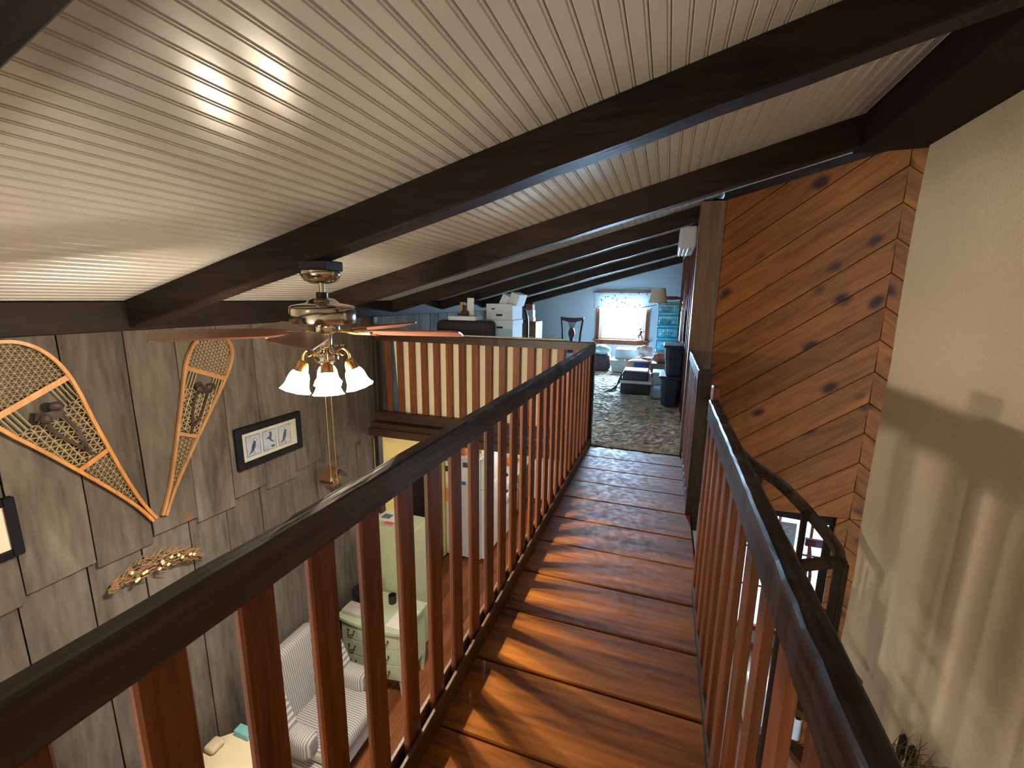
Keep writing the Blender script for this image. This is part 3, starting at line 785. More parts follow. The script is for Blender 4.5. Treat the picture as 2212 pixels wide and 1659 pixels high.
# ================================================================= SNOWSHOES
def snowshoe(label, tail, axis, L, hw, curve, xo, mat, name='snowshoe', far=False):
    t0 = Vector((0, tail[0], tail[1])); a = Vector((0, axis[0], axis[1])).normalized(); p = Vector((0, a.z, -a.y))
    if p.y < 0: p = -p
    root = thing(name, label, 'snowshoe', (xo, tail[0], tail[1]), 0, 'pair of snowshoes on the barn board wall')
    keys = curve
    def W(s):
        for i in range(len(keys)-1):
            if s <= keys[i+1][0]:
                u = (s-keys[i][0])/(keys[i+1][0]-keys[i][0]); u2 = u
                return keys[i][1]+(keys[i+1][1]-keys[i][1])*u2
        return keys[-1][1]
    def pt(s, q, dx=0.0): return Vector((xo+dx, 0, 0))+t0+a*s+p*q
    # frame: two rods meeting at the tail, bent round the toe
    lift = lambda s: 0.018+0.02*max(0, (s-L*0.8)/(L*0.2))
    ctrl = [(s, w_) for s, w_ in keys]
    path = [pt(s, w_, lift(s)) for s, w_ in ctrl]
    back = [pt(s, -w_, lift(s)) for s, w_ in ctrl[:-1]][::-1]
    full = smooth_path(path+back, 5)
    MB().sweep(full, [(-0.008, -0.009), (0.008, -0.009), (0.008, 0.009), (-0.008, 0.009)], side=Vector((1, 0, 0))).build('frame', mat, root)
    # crossbars
    for s_c, hw_c in ((L*0.765, 0.014), (L*0.42, 0.012)):
        w_ = W(s_c)
        m = [pt(s_c-hw_c, -w_, 0.012), pt(s_c-hw_c, w_, 0.012), pt(s_c+hw_c, w_, 0.012), pt(s_c+hw_c, -w_, 0.012)]
        m2 = [v+Vector((0.010, 0, 0)) for v in m]
        MB().add(m+m2, [(0, 1, 2, 3), (4, 7, 6, 5), (0, 4, 5, 1), (1, 5, 6, 2), (2, 6, 7, 3), (3, 7, 4, 0)]).build('crossbar', mat, root)
    # lacing, clipped to the outline
    def inside(s, q, lo, hi): return lo < s < hi and abs(q) < W(s)-0.004
    lac = MB(); r_ = 0.0016
    def lines(angdeg, pitch, lo, hi, rr, dx):
        an = radians(angdeg); dd = (cos(an), sin(an)); nn = (-dd[1], dd[0])
        k0 = -40
        for k in range(-60, 61):
            off = k*pitch
            cs = (lo+hi)/2
            seg = []; st_ = None
            N = 90
            for i in range(N+1):
                u = (i/N-0.5)*1.3
                s_ = cs+nn[0]*off+dd[0]*u; q_ = nn[1]*off+dd[1]*u
                ok = inside(s_, q_, lo, hi)
                if ok and st_ is None: st_ = (s_, q_)
                if ok: last = (s_, q_)
                if not ok and st_ is not None:
                    if (last[0]-st_[0])**2+(last[1]-st_[1])**2 > 0.0004:
                        lac.tube([pt(st_[0], st_[1], dx), pt(last[0], last[1], dx)], rr, 4)
                    st_ = None
            if st_ is not None: pass
    b1, b2 = L*0.42, L*0.765
    for ag, dx in ((60, 0.016), (-60, 0.018), (0, 0.020)):
        lines(ag, 0.030, b1+0.012, b2-0.11, 0.0026, dx)
    for q_ in [j*0.02 for j in range(-8, 9)]:      # verticals beside the toe hole
        w2 = W(b2)
        if abs(q_) < w2-0.01 and abs(q_) > w2*0.42:
            lac.tube([pt(b2, q_, 0.02), pt(b2-0.12, q_, 0.018)], 0.0026, 4)
    for ag, dx in ((60, 0.018), (-60, 0.02), (0, 0.017)):
        lines(ag, 0.021, b2+0.012, L-0.02, 0.0014, dx)
        lines(ag, 0.024, 0.16, b1-0.012, 0.0014, dx)
    # wraps round the frame beside the middle
    for j in range(34):
        s_ = b1+0.02+(b2-b1-0.05)*j/34
        for sg in (-1, 1):
            w_ = W(s_)
            lac.tube([pt(s_, sg*(w_-0.012), 0.022), pt(s_+0.004, sg*(w_+0.010), 0.026)], 0.0022, 4)
    lc = lac.build('lacing', M_RAWHIDE, root); lc['kind'] = 'stuff'
    # leather binding
    bb = MB(); sm = b2-0.10
    bb.sweep(smooth_path([pt(sm+0.02, -0.045, 0.03), pt(sm, -0.02, 0.05), pt(sm-0.01, 0.02, 0.05), pt(sm+0.02, 0.05, 0.03)], 4), [(-0.022, -0.003), (0.022, -0.003), (0.022, 0.003), (-0.022, 0.003)], side=Vector((1, 0, 0)))
    bb.sweep(smooth_path([pt(sm-0.01, -0.03, 0.045), pt(sm-0.10, -0.035, 0.035), pt(sm-0.20, -0.01, 0.03), pt(sm-0.30, 0.015, 0.026)], 4), [(-0.007, -0.002), (0.007, -0.002), (0.007, 0.002), (-0.007, 0.002)], side=Vector((1, 0, 0)))
    bb.sweep(smooth_path([pt(sm-0.01, 0.03, 0.045), pt(sm-0.12, 0.04, 0.032), pt(sm-0.22, 0.02, 0.04), pt(sm-0.26, 0.0, 0.03)], 4), [(-0.007, -0.002), (0.007, -0.002), (0.007, 0.002), (-0.007, 0.002)], side=Vector((1, 0, 0)))
    bb.blob(tuple(pt(sm-0.01, -0.028, 0.05)), (0.014, 0.026, 0.026), 9, 6, 0.12)
    bb.blob(tuple(pt(sm+0.02, 0.035, 0.05)), (0.014, 0.028, 0.024), 9, 6, 0.12)
    bb.build('binding', M_LEATHER, root, smooth=True)
    return root
c1 = [(0.0, 0.010), (0.10, 0.012), (0.2, 0.022), (0.35, 0.046), (0.52, 0.080), (0.70, 0.118), (0.85, 0.155), (0.96, 0.174), (1.06, 0.172), (1.14, 0.148), (1.20, 0.105), (1.235, 0.05), (1.245, 0.0)]
snowshoe('large bent-ash snowshoe at the far left, toe leaning left towards the picture edge', (1.62, -0.04), (-0.455, 0.89), 1.245, 0.17, c1, XL, M_ASH)
c2 = [(0.0, 0.010), (0.10, 0.012), (0.2, 0.020), (0.35, 0.042), (0.52, 0.070), (0.70, 0.102), (0.85, 0.130), (0.95, 0.144), (1.05, 0.140), (1.12, 0.115), (1.16, 0.075), (1.185, 0.035), (1.19, 0.0)]
snowshoe('narrower snowshoe leaning right, its toe hidden under a fan blade', (1.675, -0.04), (0.405, 0.914), 1.19, 0.14, c2, XL, M_ASHD)

# ================================================================= WALL DECOR
fr = thing('picture_frame', 'black framed triptych of three puffin photographs on the barn boards', 'picture', (XL, 2.49, 0.2))
ya, yb, za, zb = 2.19, 2.79, 0.045, 0.360
MB().bbox(XL, XL+0.035, ya, ya+0.05, za, zb, 0.006).bbox(XL, XL+0.035, yb-0.05, yb, za, zb, 0.006).bbox(XL, XL+0.034, ya+0.05, yb-0.05, zb-0.05, zb, 0.005).bbox(XL, XL+0.034, ya+0.05, yb-0.05, za, za+0.05, 0.005).build('frame', M_BLKFRAME, fr)
MB().box(XL, XL+0.020, ya+0.05, yb-0.05, za+0.05, zb-0.05).build('mat_board', M_MAT, fr)
M_PH = plain('photo_sky', (0.50, 0.53, 0.60), rough=0.5, var=0.35, scale=14)
M_BIRD = plain('photo_bird', (0.05, 0.045, 0.07), rough=0.5)
M_ORG = plain('photo_orange', (0.75, 0.20, 0.06), rough=0.5)
M_PW = plain('photo_white', (0.75, 0.75, 0.78), rough=0.5)
xf = XL+0.0205
pw = 0.115; ph = 0.150
for k in range(3):
    y0 = ya+0.085+k*(pw+0.0275); z0 = za+0.083
    MB().box(xf-0.002, xf, y0-0.004, y0+pw+0.004, z0-0.004, z0+ph+0.004).build('photo_border', M_BIRD, fr)
    ph_o = MB().box(xf-0.001, xf+0.0006, y0, y0+pw, z0, z0+ph).build('photograph', M_PH, fr)
    def P2(pts): return [(y0+u*pw, z0+v*ph) for u, v in pts]
    if k == 1:
        bird = [(0.18, .60), (.38, .66), (.50, .70), (.52, .92), (.66, 1.0*.93), (.72, .80), (.66, .62), (.62, .52), (.80, .36), (.84, .30), (.62, .38), (.48, .50), (.38, .60), (.2, .57)]
        refl = [(.55, .20), (.85, .18), (.9, .08), (.62, .06)]
        MB().prism(P2(bird), 'x', xf, xf+0.0012).prism(P2(refl), 'x', xf, xf+0.0011).build('bird_print', M_BIRD, ph_o)
    else:
        s0 = 0 if k == 0 else 0.06
        body = [(.12, .10), (.30, .26), (.36, .50), (.50, .66+s0), (.56, .80+s0), (.66, .84+s0), (.72, .76+s0), (.68, .64), (.62, .40), (.50, .24), (.34, .16)]
        face = [(.58, .79+s0), (.70, .80+s0), (.72, .70+s0), (.60, .70+s0)]
        bill = [(.71, .79+s0), (.84, .72+s0), (.72, .67+s0)]
        feet = [(.48, .20), (.54, .20), (.56, .08), (.68, .07), (.68, .04), (.46, .05)]
        MB().prism(P2(body), 'x', xf, xf+0.0012).build('bird_print', M_BIRD, ph_o)
        MB().prism(P2(face), 'x', xf, xf+0.0017).build('face_print', M_PW, ph_o)
        MB().prism(P2(bill), 'x', xf, xf+0.0018).prism(P2(feet), 'x', xf, xf+0.0016).build('orange_print', M_ORG, ph_o)
MB().box(XL+0.022, XL+0.024, ya+0.05, yb-0.05, za+0.05, zb-0.05).build('glazing', M_GLASS, fr)
# second frame at the left image edge
fr = thing('picture_frame', 'black picture frame cut off by the left edge below the large snowshoe', 'picture', (XL, 0.80, 0.2))
ya, yb, za, zb = 0.50, 1.055, 0.07, 0.365
MB().bbox(XL, XL+0.035, ya, ya+0.04, za, zb, 0.006).bbox(XL, XL+0.035, yb-0.04, yb, za, zb, 0.006).bbox(XL, XL+0.034, ya+0.04, yb-0.04, zb-0.04, zb, 0.005).bbox(XL, XL+0.034, ya+0.04, yb-0.04, za, za+0.04, 0.005).build('frame', M_BLKFRAME, fr)
MB().box(XL, XL+0.02, ya+0.04, yb-0.04, za+0.04, zb-0.04).build('mat_board', M_MAT, fr)
# dried flower swag
sw = thing('dried_flower_swag', 'crescent swag of dried brown grasses and small cream flowers on the wall', 'dried flowers', (XL, 1.58, -0.36))
rs = random.Random(11)
def swp(t): # t 0..1
    y_ = 1.335+0.50*t; z_ = -0.405+0.13*sin(pi*(0.16+0.66*t))-0.075*t
    return y_, z_
M_DRY = plain('dried_grass', (0.24, 0.13, 0.05), rough=0.9, var=0.4, scale=60)
M_DRYO = plain('dried_moss', (0.16, 0.13, 0.04), rough=0.9, var=0.4, scale=60)
M_DRYP = plain('dried_mauve', (0.24, 0.10, 0.10), rough=0.9, var=0.4, scale=60)
M_CRF = plain('cream_petals', (0.62, 0.58, 0.36), rough=0.9)
for nm, mt, cnt, ln in (('grass_sprays', M_DRY, 150, 0.06), ('moss_sprigs', M_DRYO, 90, 0.045), ('mauve_sprigs', M_DRYP, 60, 0.045)):
    b = MB()
    for i in range(cnt):
        t = rs.random(); y_, z_ = swp(t); wdt = 0.040*(0.35+sin(pi*t)**0.7)
        if nm == 'grass_sprays' and t < 0.25: wdt *= 0.9
        oy = rs.uniform(-wdt, wdt)*0.6; oz = rs.uniform(-wdt, wdt)
        a = radians(20-50*(t-0.2))+rs.uniform(-0.8, 0.8)
        L = ln*rs.uniform(0.5, 1.1); p0 = Vector((XL+rs.uniform(0.005, 0.03), y_+oy, z_+oz)); d = Vector((rs.uniform(-0.1, 0.4), cos(a), sin(a)))
        b.tube([p0, p0+d*L*0.5, p0+d*L], [0.0045, 0.004, 0.001], 4)
    q = b.build(nm, mt, sw); q['kind'] = 'stuff'
for i in range(14):
    t = 0.2+0.75*rs.random(); y_, z_ = swp(t)
    b = MB(); cy, cz = y_+rs.uniform(-0.02, 0.02), z_+rs.uniform(-0.04, 0.03)
    for k in range(5):
        a = 2*pi*k/5
        b.blob((XL+0.045, cy+0.006*cos(a), cz+0.006*sin(a)), (0.003, 0.0055, 0.0055), 6, 4)
    b.build('dried_flower', M_CRF, sw)
# small carved wooden plaque / bird house behind the pull chains
bh = thing('wooden_birdhouse', 'small carved brown birdhouse ornament on the wall behind the pull chains', 'ornament', (XL, 3.08, -0.35))
M_CARV = plain('carved_brown_wood', (0.13, 0.06, 0.03), rough=0.6, var=0.3, scale=30)
MB().bbox(XL, XL+0.09, 3.02, 3.15, -0.42, -0.32, 0.004).build('body', M_CARV, bh)
MB().prism([(2.97, -0.33), (3.09, -0.235), (3.20, -0.30), (3.19, -0.32), (3.09, -0.255), (2.98, -0.345)], 'x', XL, XL+0.12).build('roof', M_CARV, bh)
for k in range(4):
    MB().lathe([(0.011, 0), (0.013, 0.003), (0.007, 0.005)], (0, 0, 0), 10, mat=Matrix.Translation((XL+0.09, 3.04+0.028*k, -0.375+0.015*(k % 2))) @ Matrix.Rotation(pi/2, 4, 'Y')).build('carved_rosette', M_BRASS, bh)

# ================================================================= LOFT CONTENTS
# beige panel behind the loft balusters
o = MB().prism([(-2.585, 0.03), (-0.83, 0.03), (-0.83, 0.945), (-2.64, 0.945)], 'y', YL+0.04, YL+0.075).build('panel_board', M_BEIGE)
tag(o, 'long beige board standing behind the loft front balusters', 'board')
# window valance
vb = MB(); N = 60; vs = []
for i in range(N+1):
    t = i/N; xx = -1.42+1.16*t; d = 0.018*sin(t*pi*14)+0.008*sin(t*47)
    for z_, k in ((1.435, 0.3), (1.40, 0.6), (1.30, 1.0), (1.20, 1.0), (1.125+0.012*sin(t*40), 1.2)):
        vs.append((xx+(0.02*(t-0.5) if z_ < 1.3 else 0), YF-0.06-abs(d)*k, z_))
fs = [[i*5+k, i*5+k+1, (i+1)*5+k+1, (i+1)*5+k] for i in range(N) for k in range(4)]
def valance_mat():
    m, n, l, b = _new('printed_sheer_cotton')
    tc = n.new('ShaderNodeTexCoord'); vo = n.new('ShaderNodeTexVoronoi'); vo.inputs['Scale'].default_value = 14
    l.new(tc.outputs['Object'], vo.inputs['Vector'])
    rp = n.new('ShaderNodeValToRGB'); rp.color_ramp.interpolation = 'CONSTANT'
    rp.color_ramp.elements[0].color = (0.05, 0.09, 0.10, 1); rp.color_ramp.elements[1].position = 0.2; rp.color_ramp.elements[1].color = (0.55, 0.60, 0.64, 1)
    l.new(vo.outputs['Distance'], rp.inputs['Fac'])
    t = n.new('ShaderNodeBsdfTranslucent'); mx = n.new('ShaderNodeMixShader'); mx.inputs[0].default_value = 0.015
    l.new(rp.outputs[0], b.inputs['Base Color']); l.new(rp.outputs[0], t.inputs['Color'])
    b.inputs['Roughness'].default_value = 0.9
    l.new(b.outputs[0], mx.inputs[1]); l.new(t.outputs[0], mx.inputs[2]); l.new(mx.outputs[0], n['Material Output'].inputs['Surface'])
    return m
vl = thing('valance', 'short sheer white valance with dark sprig print over the loft window', 'curtain', (-0.85, YF-0.07, 1.43))
vb.add(vs, fs).build('fabric', valance_mat(), vl, smooth=True)
MB().tube([(-1.44, YF-0.05, 1.44), (-0.25, YF-0.05, 1.44)], 0.010, 8).build('curtain_rod', M_MAHOG, vl)
# figurine on the sill
o = MB(); cx, cy, cz = -0.47, YF-0.06, 0.50
o.lathe([(0.055, 0), (0.055, 0.012), (0.03, 0.02)], (cx, cy, cz), 14)
o.tube([(cx-0.02, cy, cz+0.015), (cx-0.03, cy, cz+0.09), (cx-0.005, cy, cz+0.13)], [0.010, 0.014, 0.02], 8)
o.tube([(cx+0.03, cy, cz+0.015), (cx+0.025, cy, cz+0.08), (cx+0.0, cy, cz+0.13)], [0.009, 0.011, 0.016], 8)
o.tube([(cx, cy, cz+0.12), (cx+0.005, cy, cz+0.18), (cx, cy, cz+0.205)], [0.02, 0.026, 0.012], 8)
o.blob((cx-0.005, cy, cz+0.228), (0.020, 0.018, 0.022), 10, 7)
o.tube([(cx+0.015, cy, cz+0.18), (cx+0.05, cy, cz+0.17), (cx+0.075, cy, cz+0.20)], [0.009, 0.008, 0.006], 6)
o.tube(smooth_path([(cx-0.02, cy, cz+0.12), (cx-0.06, cy, cz+0.09), (cx-0.085, cy, cz+0.05), (cx-0.06, cy, cz+0.02)], 4), 0.006, 6)
o = o.build('figurine', M_MAHOG, smooth=True); tag(o, 'dark dancing figurine silhouetted on the loft window sill', 'figurine')

# dining chair with pierced splat in the loft
ch = thing('dining_chair', 'dark mahogany chair with pierced splat back below the blue far wall', 'chair', (-1.53, 7.5, 0.02))
X = -1.53; Y = 7.5
for sg in (-1, 1):
    MB().tube(smooth_path([(X+sg*0.155, Y, 0.02), (X+sg*0.15, Y-0.0, 0.45), (X+sg*0.155, Y+0.02, 0.7), (X+sg*0.185, Y+0.05, 0.97)], 4), 0.016, 8).build('back_leg', M_MAHOG, ch, smooth=True)
    MB().tube([(X+sg*0.19, Y-0.40, 0.02), (X+sg*0.19, Y-0.40, 0.43)], [0.014, 0.02], 8).build('front_leg', M_MAHOG, ch, smooth=True)
MB().prism([(X-0.205, 1.0), (X-0.1, 0.99), (X, 0.985), (X+0.1, 0.99), (X+0.205, 1.0), (X+0.19, 0.945), (X+0.12, 0.93), (X+0.06, 0.91), (X, 0.905), (X-0.06, 0.91), (X-0.12, 0.93), (X-0.19, 0.945)], 'y', Y+0.03, Y+0.06).build('crest_rail', M_MAHOG, ch)
b = MB()
for k in range(5):
    b.tube([(X-0.06+0.03*k, Y+0.045, 0.915), (X-0.024+0.012*k, Y+0.04, 0.80)], 0.006, 5)
b.prism([(X-0.03, 0.81), (X+0.03, 0.81), (X+0.055, 0.75), (X+0.055, 0.70), (X+0.03, 0.63), (X+0.03, 0.47), (X-0.03, 0.47), (X-0.03, 0.63), (X-0.055, 0.70), (X-0.055, 0.75)], 'y', Y+0.025, Y+0.045)
b.build('splat', M_MAHOG, ch)
MB().soft(X-0.22, X+0.22, Y-0.43, Y+0.03, 0.43, 0.49, 0.02, 2).build('seat', M_DKUPH, ch)

# stacked archive boxes
def bankers_box(label, x0, x1, y0, y1, z0, z1, lid=True, marks=True):
    t = thing('archive_box', label, 'box', ((x0+x1)/2, (y0+y1)/2, z0), 0, 'white archive boxes stacked in the loft')
    MB().bbox(x0, x1, y0, y1, z0, z1, 0.003).build('carton', M_WHITE2, t)
    h = z1-z0
    if lid: MB().bbox(x0-0.006, x1+0.006, y0-0.006, y1+0.006, z1-0.05, z1+0.003, 0.003).build('lid', M_WHITE2, t)
    cx = (x0+x1)/2; zc_ = z0+h*0.30 if not lid else z1-0.085
    MB().soft(cx-0.04, cx+0.04, y0-0.004, y0+0.002, zc_-0.012, zc_+0.012, 0.0025, 1).build('hand_hole', M_BLACK, t)
    if marks:
        MB().prism([(x0+0.06, z0+h*0.70), (x0+0.12, z0+h*0.74), (x0+0.11, z0+h*0.66), (x0+0.08, z0+h*0.62)], 'y', y0-0.0012, y0+0.001).build('printed_mark', M_BLACK, t)
        MB().box(x0+0.17, x0+0.21, y0-0.0012, y0+0.001, z0+h*0.60, z0+h*0.62).box(x0+0.02, x1-0.02, y0-0.0011, y0+0.001, z0+h*0.50, z0+h*0.505).build('printed_line', M_BLACK, t)
    return t
bankers_box('white archive box with hand hole, lowest of the stack in the loft', -2.055, -1.735, 5.0, 5.38, 0.42, 0.74, marks=False)
bankers_box('white archive box with dark print, third up in the stack', -2.06, -1.73, 5.0, 5.38, 0.745, 1.04, marks=False)
bankers_box('white archive box, upper full box directly under the tilted empty cartons', -2.07, -1.735, 5.0, 5.38, 1.045, 1.235, lid=False)
t = MB().bbox(-2.05, -1.74, 5.0, 5.38, 0.02, 0.415, 0.004).build('carton', M_WHITE2); tag(t, 'plain carton standing on the carpet at the foot of the archive box stack', 'box')
m = Matrix.Translation((-1.80, 5.2, 1.235)) @ Matrix.Rotation(radians(18), 4, 'Y')
t = MB().bbox(-0.01, 0.10, -0.15, 0.15, 0.0, 0.145, 0.003, mat=m).build('carton', M_WHITE2); tag(t, 'small white carton tilted on top of the archive box stack, right one', 'box')
m = Matrix.Translation((-1.90, 5.16, 1.235)) @ Matrix.Rotation(radians(26), 4, 'Y')
t = MB().bbox(-0.02, 0.075, -0.13, 0.13, 0.0, 0.125, 0.003, mat=m).build('carton', M_WHITE2); tag(t, 'small white carton tilted on top of the archive box stack, left one', 'box')
# dark curved standing mirror edge beside the boxes
t = MB().tube(smooth_path([(-1.80, 5.7, 1.15), (-1.77, 5.7, 1.05), (-1.76, 5.7, 0.85), (-1.77, 5.7, 0.02)], 4), 0.03, 10, flat=0.6).build('chair_back_rail', M_BLACK, smooth=True)
tag(t, 'dark curved upright standing just behind the archive boxes', 'post')
# armchair with dark upholstery
ac = thing('armchair', 'dark upholstered barrel armchair in front of the archive boxes', 'armchair', (-2.25, 4.7, 0.02))
MB().soft(-2.56, -1.95, 4.62, 4.80, 0.25, 1.045, 0.06, 3).build('backrest', M_DKUPH, ac, smooth=True)
MB().soft(-2.04, -1.92, 4.70, 4.97, 0.25, 1.035, 0.05, 3).build('side', M_DKUPH, ac, smooth=True)
MB().soft(-2.59, -2.47, 4.70, 4.97, 0.25, 1.0, 0.05, 3).build('side', M_DKUPH, ac, smooth=True)
MB().soft(-2.5, -2.0, 4.78, 4.97, 0.08, 0.45, 0.05, 3).build('seat', M_DKUPH, ac, smooth=True)
for q in ((-2.52, 4.66), (-1.98, 4.66), (-2.52, 4.96), (-1.98, 4.96)):
    MB().tube([(q[0], q[1], 0.02), (q[0], q[1], 0.28)], 0.02, 8).build('leg', M_MAHOG, ac)
t = MB().bbox(-2.40, -2.06, 4.64, 4.86, 1.046, 1.092, 0.003).build('thick_book', M_PAPER); tag(t, 'thick pale book lying on the back of the dark armchair', 'book')
M_TAN = plain('tan_card', (0.55, 0.40, 0.20), rough=0.8)
M_BROWN = plain('brown_felt', (0.08, 0.04, 0.02), rough=0.9)
td = thing('stuffed_animal', 'small brown stuffed toy sitting on the book on the armchair', 'toy', (-2.24, 4.75, 1.093))
MB().blob((-2.24, 4.75, 1.13), (0.045, 0.035, 0.040), 10, 7, 0.05).build('body', M_BROWN, td, smooth=True)
MB().blob((-2.235, 4.74, 1.185), (0.028, 0.026, 0.026), 10, 7, 0.05).blob((-2.255, 4.74, 1.21), (0.01, 0.008, 0.012)).blob((-2.215, 4.74, 1.21), (0.01, 0.008, 0.012)).build('head', M_BROWN, td, smooth=True)
MB().blob((-2.29, 4.73, 1.11), (0.035, 0.014, 0.014)).blob((-2.19, 4.73, 1.115), (0.014, 0.014, 0.025)).build('limbs', M_BROWN, td, smooth=True)
t = MB().bbox(-2.22, -2.14, 4.78, 4.80, 1.093, 1.30, 0.002).build('card', M_PAPER); tag(t, 'white printed card standing behind the small stuffed toy', 'card')
t = MB().bbox(-2.32, -2.26, 4.80, 4.82, 1.093, 1.25, 0.002).build('card', M_TAN); tag(t, 'tan card standing behind the toy, left of the white card', 'card')
# chest of drawers with clutter by the far wall
dr = thing('chest_of_drawers', 'light brown wooden chest of drawers by the left wall of the loft', 'dresser', (-2.45, 7.8, 0.02))
M_LTW = wood('light_brown_wood', (0.16, 0.08, 0.035), (0.30, 0.16, 0.07), 'X', rough=0.5, bump=0.1)
MB().bbox(-2.80, -2.18, 7.55, 8.0, 0.03, 0.90, 0.005).build('carcass', M_LTW, dr)
for k in range(4):
    d = MB().bbox(-2.77, -2.21, 7.535, 7.55, 0.07+0.2*k, 0.25+0.2*k, 0.003).build('drawer', M_LTW, dr)
    MB().blob((-2.38, 7.525, 0.16+0.2*k), (0.014, 0.012, 0.014)).build('knob', M_MAHOG, d)
for (lb, x0, x1, z0, z1, mt) in (('small white box with dark print on the chest of drawers', -2.35, -2.24, 0.90, 0.97, M_PAPER), ('clear patterned box behind the white one on the chest', -2.37, -2.25, 0.975, 1.10, M_GREYPL), ('red and blue box topmost on the chest clutter', -2.38, -2.26, 1.102, 1.2, plain('red_box', (0.25, 0.06, 0.06))), ):
    t = MB().bbox(x0, x1, 7.6, 7.75, z0, z1, 0.003).build('storage_box', mt); tag(t, lb, 'box')

# bag-topped hamper, grey tub seats, bag, basket
hm = thing('fabric_hamper', 'dark patterned hamper holding a blue plastic bag beside the rail post', 'hamper', (-1.07, 8.2, 0.02))
MB().soft(-1.24, -0.93, 8.05, 8.35, 0.02, 0.31, 0.03, 2).build('body', plain('patterned_dark_cloth', (0.08, 0.05, 0.06), rough=0.9, var=0.9, scale=14), hm, smooth=True)
t = MB().blob((-1.08, 8.2, 0.38), (0.15, 0.13, 0.10), 14, 9, 0.10).build('plastic_bag', plain('pale_blue_bag', (0.45, 0.75, 0.85), rough=0.3, var=0.3, scale=10), smooth=True)
tag(t, 'crumpled pale blue plastic bag filling the dark hamper', 'bag')
tb = thing('storage_tub', 'grey plastic storage tub with a stepped lid under the window', 'storage box', (-0.68, 8.35, 0.02))
MB().prism([(-0.87, 0.02), (-0.49, 0.02), (-0.46, 0.20), (-0.90, 0.20)], 'y', 8.02, 8.5).build('tub', M_GREYPL, tb)
MB().soft(-0.91, -0.45, 8.0, 8.5, 0.20, 0.235, 0.012, 2).build('lid', M_GREYPL, tb)
tb = thing('storage_tub', 'upper grey plastic tub set back on the stepped one under the window', 'storage box', (-0.68, 8.45, 0.235))
MB().prism([(-0.86, 0.236), (-0.47, 0.236), (-0.50, 0.39), (-0.83, 0.39)], 'y', 8.22, 8.6).build('tub', M_GREYPL, tb)
MB().soft(-0.84, -0.49, 8.2, 8.6, 0.39, 0.415, 0.01, 2).build('lid', M_GREYPL, tb)
M_BAG = plain('white_plastic_bag', (0.70, 0.74, 0.78), rough=0.35, var=0.15, scale=12)
pb = thing('paper_bag', 'white plastic bag of things on a red box right of the grey tubs', 'bag', (-0.33, 8.0, 0.02))
b = MB().blob((-0.33, 8.0, 0.42), (0.13, 0.10, 0.10), 14, 9, 0.13).blob((-0.42, 7.98, 0.47), (0.05, 0.04, 0.04), 8, 6, 0.2).blob((-0.24, 7.98, 0.46), (0.05, 0.04, 0.045), 8, 6, 0.2)
b.tube([(-0.38, 7.90, 0.37), (-0.36, 7.86, 0.26)], [0.04, 0.02], 7).build('bag', M_BAG, pb, smooth=True)
t = MB().bbox(-0.44, -0.20, 7.9, 8.12, 0.02, 0.31, 0.004).build('red_carton', plain('red_brown_card', (0.25, 0.09, 0.07), rough=0.8)); tag(t, 'red-brown carton under the white plastic bag', 'box')
bk = thing('laundry_basket', 'oval tan basket with a blue and white blanket on the storage boxes', 'basket', (-0.37, 7.0, 0.2))
M_WICK = plain('tan_wicker', (0.45, 0.28, 0.18), rough=0.7, var=0.3, scale=40)
MB().lathe([(0.15, 0.21), (0.175, 0.24), (0.19, 0.36), (0.198, 0.375), (0.19, 0.385), (0.18, 0.36), (0.14, 0.23)], (-0.37, 7.0, 0), 28).build('body', M_WICK, bk, smooth=True)
t = MB().blob((-0.36, 7.0, 0.355), (0.16, 0.15, 0.045), 14, 7, 0.08).build('white_blanket', plain('white_cloth', (0.8, 0.8, 0.78)), smooth=True); tag(t, 'white blanket folded in the tan oval basket', 'blanket')
t = MB().soft(-0.42, -0.22, 6.78, 6.83, 0.25, 0.37, 0.015, 2).build('blue_cloth', plain('blue_cloth', (0.05, 0.13, 0.42), rough=0.9)); tag(t, 'blue cloth hanging over the side of the tan basket', 'cloth')
t = MB().bbox(-0.58, -0.18, 6.8, 7.25, 0.02, 0.205, 0.004).build('carton', M_GREYPL); tag(t, 'grey carton under the tan oval basket', 'box')
# flat boxes with cords in front
t = MB().bbox(-0.54, -0.15, 6.18, 6.55, 0.02, 0.165, 0.006).build('equipment_case', M_BLACK); tag(t, 'black equipment case on the carpet, lowest of the small stack', 'case')
t = MB().bbox(-0.55, -0.13, 6.17, 6.55, 0.166, 0.205, 0.003).build('folded_board', M_WHITE2); tag(t, 'flat white folded board between the two black cases', 'board')
t = MB().bbox(-0.52, -0.18, 6.18, 6.5, 0.206, 0.325, 0.008).build('equipment_case', plain('navy_case', (0.02, 0.02, 0.045), rough=0.4)); tag(t, 'navy black case with a small label, upper one of the small stack', 'case')
t = MB().bbox(-0.51, -0.19, 6.2, 6.5, 0.326, 0.345, 0.004).build('papers', M_PAPER); tag(t, 'sheaf of white papers on top of the navy case', 'paper')
M_CORD = plain('dark_cord', (0.03, 0.08, 0.10), rough=0.5)
rs = random.Random(4); b = MB()
for k in range(5):
    b.tube(smooth_path([(-0.53, 6.22, 0.30-0.02*k), (-0.575+0.01*k, 6.18, 0.18), (-0.60-0.02*k, 6.12, 0.06), (-0.66-0.03*k, 6.10+0.02*k, 0.045), (-0.72-0.02*k, 6.05+0.05*rs.random(), 0.045)], 4), 0.006, 5)
t = b.build('tangled_cords', M_CORD, smooth=True); tag(t, 'tangled dark cords spilling onto the carpet left of the cases', 'cord')
